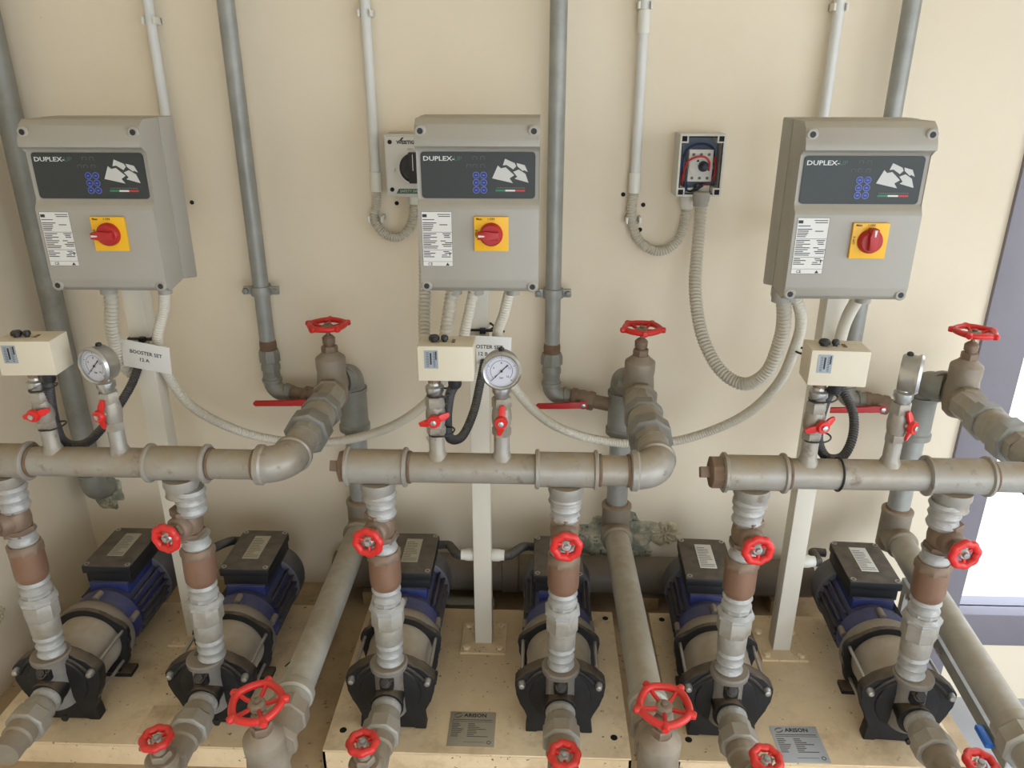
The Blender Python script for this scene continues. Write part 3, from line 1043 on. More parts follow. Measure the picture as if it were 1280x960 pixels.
# ------------------------------------------------------------------ bypass pipes on the wall
YV = 2.0
for k in SETS:
    x = BYP_X[k]
    xd = DOWN_X[k]
    t = thing('bypass_pipe', (x, YV, 1.08), {'A': 'galvanised vertical wall pipe between the left and middle control boxes', 'B': 'galvanised vertical wall pipe just right of the middle control box', 'C': 'galvanised vertical wall pipe running down behind the right control box'}[k], 'pipe', 'vertical galvanised wall pipes', True)
    MB().cyl((x, YV, 1.235), (0, 0, 1), .0208, ZC - 1.235, 24).build('vertical_pipe', 'galvanised', t)
    MB().lathe([(.0225, 1.225), (.023, 1.245), (.0215, 1.255)], TR(x, YV, 0), 24).build('thread_joint', 'rusty', t)
    MB().lathe([(.024, 1.192), (.030, 1.195), (.030, 1.216), (.026, 1.228)], TR(x, YV, 0), 8).build('union_nut', 'galvanised_dark', t)
    MB().lathe([(.021, 1.14), (.0235, 1.15), (.0235, 1.168), (.0265, 1.170), (.0265, 1.180), (.0225, 1.195)], TR(x, YV, 0), 24).build('union_tailpiece', 'galvanised_dark', t)
    mb = MB().tube([(x, YV, 1.15)] + elbow_pts((x, YV, 1.098), (0, 0, -1), (1, 0, 0), .034) + [(x + .055, YV - .004, 1.098)], .0245, 20)
    mb.lathe([(.0245, 0), (.0275, .002), (.0275, .010), (.024, .012)], axis((x + .034, YV, 1.098), (1, 0, 0)), 20)
    mb.lathe([(.0245, 0), (.0275, .002), (.0275, .010), (.024, .012)], TR(x, YV, 1.132), 20)
    mb.build('elbow', 'galvanised_dark', t)
    xa = x + .05
    run = Vector((xd, 1.962, 1.085)) - Vector((xa, YV, 1.098))
    MB().cyl((xa, YV, 1.098), run, .0195, run.length - .035, 20).build('horizontal_pipe', 'bronze', t)
    # ball valve with long red lever
    xv = {'A': -.628, 'B': .128, 'C': .938}[k]
    fr = (xv - xa) / (xd - xa)
    c_ = Vector((xa, YV, 1.098)) + run * fr
    v = thing('lever_ball_valve', (c_.x, c_.y, c_.z - .03), {'A': 'ball valve with long red lever on the left wall pipe', 'B': 'ball valve with long red lever on the middle wall pipe', 'C': 'ball valve with long red lever behind the right gauge'}[k], 'valve', 'lever ball valves on the bypass pipes', True)
    MB().lathe([(.024, -.034), (.027, -.030), (.027, -.016)], axis(c_, run), 6).lathe([(.024, -.018), (.027, 0), (.024, .018)], axis(c_, run), 20).lathe([(.027, .016), (.027, .030), (.024, .034)], axis(c_, run), 6).build('valve_body', 'bronze', v)
    MB().cyl(c_ + Vector((0, -.02, 0)), (0, -1, 0), .009, .022, 12).build('valve_stem', 'steel', v)
    yv = c_.y - .042
    L_ = {'A': .155, 'B': .125, 'C': .150}[k]
    mb = MB().lathe([(.012, 0), (.012, .004)], axis((c_.x, yv + .002, c_.z), (0, -1, 0)), 16)
    mb.prism([(.010, -.009), (.010, .009), (-.035, .008), (-.05, .004), (-L_, .003), (-L_ - .006, -.003), (-L_ - .006, -.008), (-L_, -.013), (-.05, -.011), (-.035, -.008)], -.004, .004, TR(c_.x, yv, c_.z) @ RX(90), .002)
    lv = mb.build('lever', 'red_lever', v)
    MB().hexn((c_.x, yv - .003, c_.z), (0, -1, 0), .007, .005).build('lever_nut', 'steel', lv)
    if k != 'C':
        z = 1.397
        cl = thing('pipe_clamp', (x, YV, z - .01), {'A': 'steel split clamp holding the wall pipe right of the left control box', 'B': 'steel split clamp holding the wall pipe right of the middle control box'}[k], 'clamp', 'pipe clamps on the wall', True)
        MB().lathe([(.0212, -.012), (.0275, -.012), (.0285, 0), (.0275, .012), (.0212, .012)], TR(x, YV, z), 24, closed=True).build('clamp_ring', 'galvanised', cl)
        for s_ in (-1, 1):
            MB().box(x + s_ * .025 if s_ > 0 else x - .048, x + .048 if s_ > 0 else x - .025, YV - .006, YV + .006, z - .011, z + .011, I4, .002).build('clamp_lug', 'galvanised', cl)
            MB().hexn((x + s_ * .040, YV - .006, z), (0, -1, 0), .0085, .010).build('clamp_bolt', 'galvanised_dark', cl)
        MB().cyl((x, YV + .02, z), (0, 1, 0), .006, .042, 10).build('clamp_stud', 'galvanised', cl)

# left corner pipe that turns into the wall
t = thing('corner_pipe', (-1.335, 2.0, .74), 'tall dull galvanised pipe in the left corner entering the wall low down', 'pipe', None, True)
mb = MB().cyl((-1.333, 2.0, .80), (0, 0, 1), .0300, ZC - .80, 28)
mb.build('vertical_pipe', 'galvanised_dark', t)
mb = MB().tube([(-1.333, 2.0, .83)] + elbow_pts((-1.333, 2.0, .76), (0, 0, -1), (0, 1, 0), .042) + [(-1.333, 2.06, .76)], .036, 24)
mb.build('elbow', 'galvanised_dark', t)

# ------------------------------------------------------------------ support posts
for k in SETS:
    x = POST_X[k]
    y = 1.728
    t = thing('support_post', (x, y, ZS), {'A': 'cream square steel post carrying the left control box, tagged 12 A', 'B': 'cream square steel post carrying the middle control box, tagged 12 B', 'C': 'cream square steel post carrying the right control box'}[k], 'post', 'control box posts', True)
    hw = .0235
    top = 1.84
    MB().box(x - hw, x + hw, y - hw, y + hw, ZS + .006, top, I4, .003).build('column', 'post_cream', t)
    MB().box(x - .062, x + .062, y - .062, y + .062, ZS, ZS + .007, I4, .0015).build('base_plate', 'cream_skid', t)
    mb = MB()
    for sx in (-1, 1):
        for sy in (-1, 1):
            MB().hexn((x + sx * .046, y + sy * .046, ZS + .007), (0, 0, 1), .0105, .009).build('anchor_bolt', 'cream_skid', t)
    for z in (1.56, 1.80):
        MB().box(x - .06, x + .06, y - hw - .004, y - hw, z - .012, z + .012).build('box_bracket', 'galvanised', t)


# ------------------------------------------------------------------ control boxes
def make_panel():
    """origin at bottom back centre; front faces -y"""
    t = thing('control_box', (0, 0, 0), 'x', 'control box', 'pump control boxes')
    D, H, W = .150, .345, .122
    # base half
    pr = [(-.066, 0.012), (-.004, .0), (0, .004), (0, H - .004), (-.004, H), (-.066, H)]
    Mx = Matrix(((0, 0, 1, 0), (1, 0, 0, 0), (0, 1, 0, 0), (0, 0, 0, 1)))      # prism (a,b,c)->(c,a,b): a=y, b=z, c=x
    MB().prism(pr, -W, W, Mx, .003).build('base', 'box_grey', t)
    # lid: stepped front profile
    f = -D
    pr = [(-.067, H - .001), (f + .020, H - .001), (f + .004, H - .012), (f - .008, H - .040), (f - .010, H - .052), (f + .006, H - .056),
          (f + .014, H - .062), (f + .014, H - .154), (f + .004, H - .164), (f, H - .172), (f, .030), (f + .004, .012), (f + .018, .002), (-.067, .012)]
    ld = MB().prism(pr, -W + .001, W - .001, Mx, .0025).build('lid', 'box_grey', t)
    # corner screw wells
    for sx in (-1, 1):
        for z, yy in ((H - .024, f - .001), (.016, f + .004)):
            MB().lathe([(.0105, .010), (.0115, -.002), (.0090, -.004), (.0075, -.004)], axis((sx * .109, yy, z), (0, -1, 0)) @ RX(180), 18).build('screw_boss', 'box_grey', ld)
            MB().lathe([(.0058, 0), (.0058, .0006), (0, .0006)], axis((sx * .109, yy - .0036, z), (0, -1, 0)), 14).build('lid_screw', 'print_black', ld)
    # display
    y = f + .0135
    zc = H - .108
    poly = []
    hw_, hh, rr = .1125, .0445, .007
    for cx, cz, a0 in ((hw_ - rr, hh - rr, 0), (-hw_ + rr, hh - rr, 90), (-hw_ + rr, -hh + rr, 180), (hw_ - rr, -hh + rr, 270)):
        for i in range(5):
            a_ = R(a0 + 90 * i / 4)
            poly.append((cx + rr * math.cos(a_), cz + rr * math.sin(a_)))
    MF = Matrix(((1, 0, 0, 0), (0, 0, -1, y), (0, 1, 0, zc), (0, 0, 0, 1)))     # (a,b,c)->(a, y-c, zc+b)
    ds = MB().prism(poly, 0, .0018, MF).build('display', 'panel_dark', t)
    MT = MF @ TR(0, 0, .0019)
    MB().mesh(text_mesh('DUPLEX-', .0135, .0002, 'LEFT'), MT @ TR(-.108, .0315, 0) @ Matrix.Diagonal((1.16, .9, 1, 1))).build('brand_lettering', 'text_white', ds)
    MB().mesh(text_mesh('UP', .0135, .0, 'LEFT'), MT @ TR(-.0475, .0315, 0) @ Matrix.Diagonal((1.0, .9, 1, 1))).build('brand_suffix', 'text_green', ds)
    # dim seven-segment outlines
    mb = MB()
    for (cx, cz) in ((-.006, .031), (.009, .031), (-.018, .016), (-.006, .016), (.009, .016)):
        for dx, dz, w_, h_ in ((0, .005, .006, .0008), (-.004, .002, .0008, .006), (.004, .002, .0008, .006)):
            mb.box(cx + dx - w_ / 2, cx + dx + w_ / 2, cz + dz - h_ / 2, cz + dz + h_ / 2, 0, .0003, MT)
    mb.build('digit_segments', 'print_grey', ds)
    for i in range(2):
        for j in range(3):
            bx_, bz = -.004 + .0150 * i, .0005 - .0143 * j
            bt = MB().lathe([(.0058, 0), (.0058, .0009), (0, .0009)], MT @ TR(bx_, bz, 0), 18).build('button', 'button_blue', ds)
            MB().lathe([(.0057, 0), (.0066, 0), (.0066, .0007), (.0057, .0007)], MT @ TR(bx_, bz, 0), 18, closed=True).build('button_ring', 'button_ring', ds)
            MB().box(-.0022, .0022, -.0007, .0007, 0, .0004, MT @ TR(bx_, bz, .0009)).build('button_print', 'button_ring', ds)
    # four-arrow emblem, traced as flat print
    s_ = .000163

    def lp(px, py):
        return ((px - 640) * .000202, (300 - py) * .000202)
    arrows = [
        [(768, 330), (828, 200), (860, 228), (910, 218), (1000, 298), (950, 330), (985, 378)],
        [(876, 205), (900, 138), (1000, 182), (1016, 212), (985, 245), (915, 200)],
        [(1010, 178), (1095, 200), (1128, 268), (1090, 250), (1075, 258), (1020, 212)],
        [(978, 262), (1035, 238), (1105, 282), (1138, 372), (992, 332), (1020, 312)],
    ]
    mb = MB()
    for a_ in arrows:
        gx_, gy_ = sum(p[0] for p in a_) / len(a_), sum(p[1] for p in a_) / len(a_)
        mb.prism(list(reversed([lp(gx_ + (p[0] - gx_) * .93, gy_ + (p[1] - gy_) * .93) for p in a_])), 0, .0004, MT)
    mb.build('arrow_emblem', 'logo_grey', ds)
    for x_, m_ in ((.034, 'flag_green'), (.0535, 'text_white'), (.0730, 'flag_red')):
        MB().box(x_, x_ + .0195, -.0305, -.0272, 0, .0004, MT).build('flag_stripe', m_, ds)
    mb = MB()
    for i in range(15):
        mb.box(.036 + i * .0038, .0384 + i * .0038, -.0250, -.0226, 0, .0003, MT)
    mb.build('small_print', 'print_grey', ds)
    # rating label
    MF2 = Matrix(((1, 0, 0, 0), (0, 0, -1, f), (0, 1, 0, 0), (0, 0, 0, 1)))
    lb = MB().box(-.114, -.053, .058, .168, -.001, .0006, MF2).build('rating_label', 'paper', t)
    mb = MB()
    rnd = random.Random(6)
    T2 = MF2 @ TR(0, 0, .0006)
    for i in range(20):
        z = .145 - i * .0036
        if i in (5, 15):
            mb.box(-.113, -.054, z, z + .0007, 0, .0002, T2); continue
        mb.box(-.112, -.112 + .012 + .02 * rnd.random(), z, z + .0016, 0, .0002, T2)
        if rnd.random() < .75:
            q = -.078 + .010 * rnd.random()
            mb.box(q, q + .008 + .012 * rnd.random(), z, z + .0016, 0, .0002, T2)
    for xa, xb, za, zb in ((-.114, -.053, .1675, .168), (-.114, -.053, .058, .0585), (-.114, -.1135, .058, .168), (-.0535, -.053, .058, .168), (-.114, -.053, .0675, .068), (-.112, -.103, .157, .163), (-.082, -.056, .162, .1635), (-.080, -.056, .158, .1595), (-.112, -.088, .1515, .153)):
        mb.box(xa, xb, za, zb, 0, .0002, T2)
    mb.prism([(-.068, .0595), (-.060, .0595), (-.064, .0655)], 0, .0002, T2)
    mb.box(-.0600, -.0580, .080, .087, 0, .0002, T2)
    mb.build('label_print', 'print_black', lb)
    MB().mesh(text_mesh('CE', .008, .0001, 'LEFT'), T2 @ TR(-.104, .0625, 0)).build('ce_mark', 'print_black', lb)
    return t


def rotary_switch(parent, x, z, f, ang):
    MF = Matrix(((1, 0, 0, x), (0, 0, -1, f), (0, 1, 0, z), (0, 0, 0, 1)))
    pl = MB().box(-.0345, .0345, -.0345, .0345, 0, .007, MF, .0015).build('switch_plate', 'iso_yellow', parent)
    MB().mesh(text_mesh('OFF 0', .0062, .0001, 'CENTER'), MF @ TR(-.0295, .001, .0071) @ RZ(90)).mesh(text_mesh('I ON', .0065, .0001), MF @ TR(0, .0300, .0071)).mesh(text_mesh('Main', .006, .0001), MF @ TR(-.024, .030, .0071)).build('plate_print', 'print_black', pl)
    K = MF @ TR(0, 0, .007) @ RZ(ang)
    mb = MB().lathe([(.0232, 0), (.0232, .006), (.021, .012), (.019, .014)], K, 32)
    mb.prism([(-.0075, -.016), (.0075, -.016), (.0085, .010), (.0065, .0265), (-.0065, .0265), (-.0085, .010)], .003, .024, K, .002)
    kn = mb.build('switch_knob', 'iso_red', parent)
    MB().prism([(-.0012, .012), (.0012, .012), (.0022, .0245), (-.0022, .0245)], .0239, .0246, K).build('pointer', 'text_white', kn)


panel = make_panel()
PANEL = {'A': (-.893, 1.682, 1.512, 0, 0), 'B': (-.121, 1.692, 1.515, 0, 0), 'C': (.613, 1.664, 1.512, 0, 0)}
base_parts = None
for k in SETS[1:]:
    pass
ps_ = {'A': panel, 'B': copy_tree(panel), 'C': copy_tree(panel)}
for k in SETS:
    o = ps_[k]
    x, y, z, ry, rz = PANEL[k]
    o.location = (x, y, z)
    o.rotation_euler = (0, R(ry), R(rz))
    o['label'] = {'A': 'grey pump control box on the left post, red knob turned left', 'B': 'grey pump control box on the middle post, red knob turned left', 'C': 'grey pump control box at right, red knob pointing up'}[k]
    rotary_switch(o, .026, .125, -.150, {'A': 90, 'B': 90, 'C': 0}[k])


# ------------------------------------------------------------------ flexible and rigid conduits
def conduit(name, pts, r, m, lab, cat='conduit', group=None, corr=True, pitch=.0090, depth=.2, gl=None, glm='pvc_socket', seg=12):
    P = [Vector(p) for p in pts]
    t = thing(name, P[-1], lab, cat, group, True)
    if corr:
        MB().corr(P, r, pitch, depth, seg).build('hose', m, t)
    else:
        MB().tube(smooth_path(P, 10), r, 16).build('hose', m, t)
    for (p, d) in (gl or []):
        MB().lathe([(r * 1.12, 0), (r * 1.32, .004), (r * 1.32, .020), (r * 1.15, .026), (r * 1.15, .034)], axis(p, d), 12).build('gland', glm, t)
    return t


# bottoms of the control boxes
def under(k, dx, dy=-.060):
    x, y, z = PANEL[k][:3]
    return Vector((x + dx, y + dy, z + .010))


# left box
p = under('A', -.055)
conduit('grey_hose', [p, p + Vector((.002, 0, -.05)), at(140, 410, 1.63), at(148, 440, 1.66), at(160, 462, 1.69), at(172, 470, 1.70)], .0155, 'grey_conduit', 'ribbed grey hose hanging under the left control box', 'hose', 'hoses under the control boxes', gl=[(p, (0, 0, -1))], glm='box_grey')
p = under('A', .072)
q = under('B', -.012)
conduit('linking_hose', [p, at(205, 385, 1.66), at(197, 425, 1.68), at(208, 465, 1.72), at(245, 512, 1.78), at(320, 545, 1.88), at(405, 553, 1.90), at(480, 537, 1.86), at(535, 502, 1.78), at(572, 450, 1.66), at(583, 405, 1.63), q], .0125, 'white_conduit', 'long cream hose sagging from the left control box to the middle one', 'hose', 'hoses linking the control boxes', pitch=.0068, depth=.13, gl=[(q, (0, 0, -1)), (p, (0, 0, -1))], glm='box_grey')
# middle box
q = under('B', .066)
p = under('C', -.078, -.055)
conduit('linking_hose', [q, at(630, 392, 1.66), at(622, 425, 1.70), at(640, 480, 1.75), at(690, 530, 1.83), at(760, 552, 1.88), at(840, 552, 1.88), at(920, 525, 1.82), at(970, 483, 1.74), at(995, 430, 1.66), at(1001, 395, 1.62), p], .0125, 'white_conduit', 'long cream hose sagging from the middle control box to the right one', 'hose', 'hoses linking the control boxes', pitch=.0068, depth=.13, gl=[(q, (0, 0, -1)), (p, (0, 0, -1))], glm='box_grey')
p = under('B', -.062)
conduit('grey_hose', [at(531, 246, 1.90), at(531, 300, 1.80), at(531, 360, 1.72), at(531, 420, 1.66), at(540, 452, 1.63), at(552, 448, 1.62), at(557, 415, 1.62), p], .0145, 'grey_conduit', 'ribbed grey hose looped from closed isolator to the middle control box', 'hose', 'hoses under the control boxes', gl=[(p, (0, 0, -1))], glm='box_grey')
# right box
p = under('C', -.098)
conduit('grey_hose', [at(877, 244, 1.985), at(875, 275, 1.98), at(871, 320, 1.95), at(869, 365, 1.90), at(878, 420, 1.83), at(900, 462, 1.77), at(930, 480, 1.72), at(958, 466, 1.67), at(974, 430, 1.64), at(980, 398, 1.62), p], .0165, 'grey_conduit', 'thick ribbed grey hose hanging from the open isolator to the right control box', 'hose', 'hoses under the control boxes', gl=[(p, (0, 0, -1)), (at(877, 240, 1.985), (0, 0, -1))], glm='box_grey')
p = under('C', .075)
conduit('grey_hose', [p, at(1060, 395, 1.65), at(1050, 425, 1.68), at(1040, 470, 1.72)], .0135, 'white_conduit', 'smooth cream hose slanting down from the right control box behind the switch', 'hose', 'hoses under the control boxes', corr=False, gl=[(p, (0, 0, -1))], glm='box_grey')

# rigid white conduits on the wall, with loops
YC = 2.036


def rigid(x, zlo, lab, r=.0125, sockets=(), clip=None):
    t = thing('wall_conduit', (x, YC, zlo), lab, 'conduit', 'white wall conduits', True)
    MB().cyl((x, YC, zlo), (0, 0, 1), r, ZC - zlo, 16).build('tube', 'pvc_white', t)
    for z in sockets:
        MB().lathe([(r * .98, 0), (r * 1.22, .0), (r * 1.22, .05), (r * 1.05, .051)], TR(x, YC, z), 16).build('socket', 'pvc_socket', t)
    for z in (clip or ()):
        c = MB().box(x - .017, x - .012, YC - .016, YB, z - .008, z + .008, I4, .001).box(x + .012, x + .017, YC - .016, YB, z - .008, z + .008, I4, .001).box(x - .017, x + .017, YB - .006, YB, z - .008, z + .008)
        c.build('clip', 'pvc_socket', t)


rigid(-.952, 1.64, 'white rigid conduit rising behind the left control box', clip=(2.06,))
rigid(-.424, 1.66, 'white rigid conduit rising left of the closed isolator', sockets=(1.655,), clip=(2.075,))
rigid(.2445, 1.66, 'white rigid conduit rising left of the open isolator', sockets=(1.655, 2.03), clip=(2.09,))
rigid(.700, 1.64, 'white rigid conduit rising behind the right control box', clip=(2.085,))
for o in list(bpy.data.objects):              # bends from the wall into the backs of the boxes
    lb_ = o.get('label') or ''
    if lb_.startswith('white rigid conduit rising behind'):
        x = o.location.x
        yb_ = PANEL['A' if x < 0 else 'C'][1]
        MB().tube(elbow_pts((x, YC, 1.60), (0, 0, -1), (0, -1, 0), .045) + [Vector((x, yb_ - .004, 1.60))], .0125, 16).build('bend', 'pvc_white', o)
conduit('conduit_loop', [(-.424, YC, 1.665), (-.428, YC, 1.62), (-.436, YC, 1.585), (-.415, YC, 1.548), (-.377, YC, 1.535), (-.344, YC, 1.560), (-.329, YC, 1.61), (-.327, YC, 1.66)], .0125, 'grey_conduit', 'ribbed conduit loop curling up into the closed isolator', 'hose', 'conduit loops under the isolators', pitch=.0066, depth=.2)
conduit('conduit_loop', [(.2445, YC, 1.665), (.241, YC, 1.60), (.262, YC, 1.535), (.315, YC, 1.503), (.360, YC, 1.525), (.379, YC, 1.578), (.379, YC, 1.64)], .0132, 'grey_conduit', 'ribbed conduit loop curling up into the open isolator', 'hose', 'conduit loops under the isolators', pitch=.0066, depth=.2)
for (x, z, lab) in ((-.430, 1.585, 'cream clip on the conduit loop under the closed isolator'), (.246, 1.585, 'cream clip on the conduit loop under the open isolator')):
    o = MB().box(x - .020, x - .014, YC - .014, YB, z - .008, z + .008, I4, .001).box(x + .014, x + .020, YC - .014, YB, z - .008, z + .008, I4, .001).box(x - .020, x + .020, YB - .006, YB, z - .008, z + .008).build('conduit_clip', 'pvc_socket')
    tag(o, lab, 'clip', 'clips on the conduit loops')

# ------------------------------------------------------------------ closed isolator
t = thing('isolator_switch', (-.315, YB, 1.65), 'white isolator case with black knob, half hidden behind the middle control box', 'switch', None, True)
MB().box(-.388, -.262, 1.985, YB, 1.648, 1.800, I4, .004).build('case', 'isolator_case', t)
MB().box(-.384, -.266, 1.977, 1.986, 1.654, 1.796, I4, .003).build('cover', 'isolator_case', t)
for x, z in ((-.372, 1.783), (-.372, 1.668), (-.278, 1.783), (-.278, 1.668)):
    MB().lathe([(.0055, 0), (.0055, .001), (0, .001)], axis((x, 1.977, z), (0, -1, 0)), 12).build('cover_screw', 'hole_black', t)
kn = MB().lathe([(.042, 0), (.042, .004)], axis((-.313, 1.977, 1.722), (0, -1, 0)), 32).build('dial_ring', 'paper', t)
MB().lathe([(.036, .004), (.036, .012), (.031, .016)], axis((-.313, 1.977, 1.722), (0, -1, 0)), 32).box(-.011, .011, -.036, .038, .006, .026, axis((-.313, 1.977, 1.722), (0, -1, 0)), .002).build('knob', 'black_plastic', t)
MB().box(-.0008, .0008, -.005, .034, .026, .0265, axis((-.313, 1.977, 1.722), (0, -1, 0))).build('pointer_line', 'paper', t)
MW = Matrix(((1, 0, 0, 0), (0, 0, -1, 1.9768), (0, 1, 0, 0), (0, 0, 0, 1)))
MB().mesh(text_mesh('WEISTIG', .0115, .0005, 'LEFT'), MW @ TR(-.355, 1.782, 0)).prism([(-.349, 1.786), (-.343, 1.786), (-.336, 1.794), (-.341, 1.794)], 0, .0003, MW).build('brand_lettering', 'print_black', t)
MB().mesh(text_mesh('ON I', .007, 0), MW @ TR(-.322, 1.766, 0)).mesh(text_mesh('OFF', .006, 0), MW @ TR(-.362, 1.715, 0) @ RZ(70)).build('dial_print', 'print_grey', t)
gs = MB().prism([(-.362, 1.658), (-.270, 1.658), (-.270, 1.670), (-.355, 1.670)], 0, .0006, MW).build('green_strip', 'isolator_green', t)
MB().mesh(text_mesh('SAFETY SWITCH', .0090, 0, 'LEFT'), MW @ TR(-.352, 1.664, .0007)).build('strip_print', 'logo_grey', gs)
MB().lathe([(.0150, 0), (.0150, -.028)], TR(-.327, YC - .004, 1.652), 16).build('cable_entry', 'pvc_socket', t)
o = MB().box(-.384, -.27, YB - .025, YB, 1.8005, 1.8035).build('cable_entry_lip', 'plaster_cream', t)

# ------------------------------------------------------------------ open isolator
t = thing('open_isolator', (.398, YB, 1.65), 'isolator case with its cover off, red and blue wires showing', 'switch', None, True)
xa, xb, za, zb, yf = .343, .455, 1.653, 1.803, 1.985
mb = MB().box(xa, xb, YB - .006, YB, za, zb)
mb.box(xa, xa + .005, yf, YB - .006, za, zb).box(xb - .005, xb, yf, YB - .006, za, zb).box(xa + .005, xb - .005, yf, YB - .006, za, za + .005).box(xa + .005, xb - .005, yf, YB - .006, zb - .005, zb)
mb.build('case', 'isolator_case', t)
MB().box(xa + .005, xb - .005, YB - .010, YB - .006, za + .005, zb - .005).build('case_back', 'case_inside', t)
mb = MB()
for (p0, p1) in (((xa + .007, za + .02), (xa + .007, zb - .02)), ((xb - .007, za + .02), (xb - .007, zb - .02)), ((xa + .018, zb - .007), (xb - .018, zb - .007)), ((xa + .018, za + .007), (xb - .018, za + .007))):
    mb.tube([(p0[0], yf + .002, p0[1]), (p1[0], yf + .002, p1[1])], .0018, 6)
mb.build('cover_seal', 'black_plastic', t)
for cx in (xa + .011, xb - .011):
    for cz in (za + .011, zb - .011):
        b_ = MB().box(cx - .010, cx + .010, yf - .001, YB - .008, cz - .010, cz + .010, I4, .001).build('corner_post', 'isolator_case', t)
        MB().box(cx - .0062, cx + .0062, yf - .0016, yf - .0008, cz - .0062, cz + .0062).build('screw_socket', 'hole_black', b_)
cx, cz = .402, 1.727
sw = MB().box(cx - .030, cx + .030, YB - .055, YB - .009, cz - .040, cz + .038, I4, .002).build('switch_block', 'isolator_case', t)
for dx in (-.019, 0, .019):
    for dz in (-.031, .026):
        MB().lathe([(.0038, 0), (.0038, .0006), (0, .0006)], axis((cx + dx, YB - .055, cz + dz), (0, -1, 0)), 10).build('terminal_screw', 'print_grey', sw)
MB().lathe([(.013, 0), (.013, .008)], axis((cx + .006, YB - .055, cz - .002), (0, -1, 0)), 20).build('spindle_collar', 'black_plastic', sw)
MB().lathe([(.0085, 0), (.0085, .024), (.006, .026)], axis((cx + .006, YB - .060, cz - .002), (0, -1, 0)), 16).build('spindle', 'wire_dark', sw)
MB().lathe([(.019, 0), (.019, .004)], axis((cx - .010, YB - .055, cz - .004), (0, -1, 0)), 20).build('dial', 'isolator_case', sw)
MB().prism([(-.004, 0), (.004, 0), (0, .006)], 0, .0006, Matrix(((1, 0, 0, cx - .008), (0, 0, -1, YB - .0595), (0, 1, 0, cz + .009), (0, 0, 0, 1)))).build('dial_mark', 'hole_black', sw)
yw = YB - .056


def wire(m, pts):
    MB().tube(smooth_path([(cx + a_, yw + c, cz + b) for a_, b, c in pts], 8), .0026, 8).build('wire', m, t)


wire('wire_red', [(-.040, -.048, .012), (-.040, -.02, .006), (-.034, .008, -.004), (-.018, .020, -.010), (.004, .022, -.012), (.018, .010, -.012), (.020, -.012, -.008)])
wire('wire_blue', [(-.040, -.04, .018), (-.044, .0, .014), (-.040, .030, .012), (-.018, .048, .010), (.010, .050, .010), (.030, .040, .012), (.036, .020, .02)])
wire('wire_red', [(.036, .02, .016), (.040, .0, .016), (.040, -.025, .016), (.036, -.040, .016)])
wire('wire_dark', [(-.036, -.040, .010), (-.034, -.056, .006), (-.020, -.064, .006), (-.004, -.056, .006), (.008, -.048, .01)])
wire('wire_blue', [(-.030, -.04, .004), (-.028, -.052, .004), (-.034, -.064, .006)])
wire('wire_dark', [(.012, -.05, .006), (.0, -.058, .006), (-.010, -.068, .008)])
MB().box(cx + .010, cx + .030, YB - .046, YB - .036, cz - .056, cz - .047, I4, .002).build('wire_connector', 'wire_red', t)
for dz in (.008, -.008):
    MB().lathe([(.005, 0), (.005, .01)], axis((xb - .016, YB - .012, cz + dz), (0, -1, 0)), 10).build('terminal_screw', 'steel', t)
    MB().lathe([(.005, 0), (.005, .01)], axis((xa + .014, YB - .012, cz + dz), (0, -1, 0)), 10).build('terminal_screw', 'steel', t)
MB().lathe([(.0165, 0), (.0165, -.036)], TR(.379, YC - .008, za), 16).build('cable_entry', 'pvc_socket', t)
MB().lathe([(.0145, 0), (.0145, .014)], TR(.379, YC - .010, za + .004), 16).build('cable_nut', 'pvc_socket', t)
MB().lathe([(.0175, 0), (.0175, .020)], TR(.418, YC - .012, za + .004), 8).build('cable_nut', 'pvc_socket', t)

# ------------------------------------------------------------------ pressure switches, gauges, their cocks
def ball_cock(parent_label, cat, x, z0, z1, red_ang, red_pitch, grp, lab, name='ball_cock', rz=0, topnut=True):
    """small ball valve in a vertical stem; butterfly red handle facing the front"""
    t = thing(name, (x, YM, z0), lab, cat, grp)
    h = z1 - z0
    mb = MB().lathe([(.0185, 0), (.0195, .003), (.0195, .016), (.0165, .019)], I4, 6)
    mb.lathe([(.0165, .016), (.019, .026), (.0205, .040), (.019, .054), (.0165, .064)], I4, 20)
    mb.lathe([(.0190, .060), (.0200, .063), (.0200, .080), (.018, .083)], I4, 6)
    mb.build('cock_body', 'cock_metal', t)
    if topnut:
        MB().lathe([(.0145, .080), (.0155, .090), (.0185, .094), (.0185, .104), (.013, .108), (.012, h)], I4, 16).build('adaptor', 'steel', t)
    M = RZ(rz) @ axis((0, -.020, .040), (0, -1, 0))
    MB().lathe([(.007, -.006), (.007, .012)], M, 12).build('stem', 'steel', t)
    H_ = M @ TR(0, 0, .010) @ RZ(red_ang)
    mb = MB().lathe([(.013, -.004), (.014, 0), (.012, .006)], H_, 16)
    for s_ in (-1, 1):
        mb.prism([(s_ * .006, -.006), (s_ * .006, .006), (s_ * .020, .0075), (s_ * .034, .005), (s_ * .034, -.003), (s_ * .020, -.0075)][::s_], -.003, .003, H_ @ RY(s_ * 18), .0015)
    hd = mb.build('butterfly_handle', 'red_paint', t)
    MB().hexn(H_ @ Vector((0, 0, .006)), H_.to_3x3() @ Vector((0, 0, 1)), .006, .004).build('handle_nut', 'steel', hd)
    return t


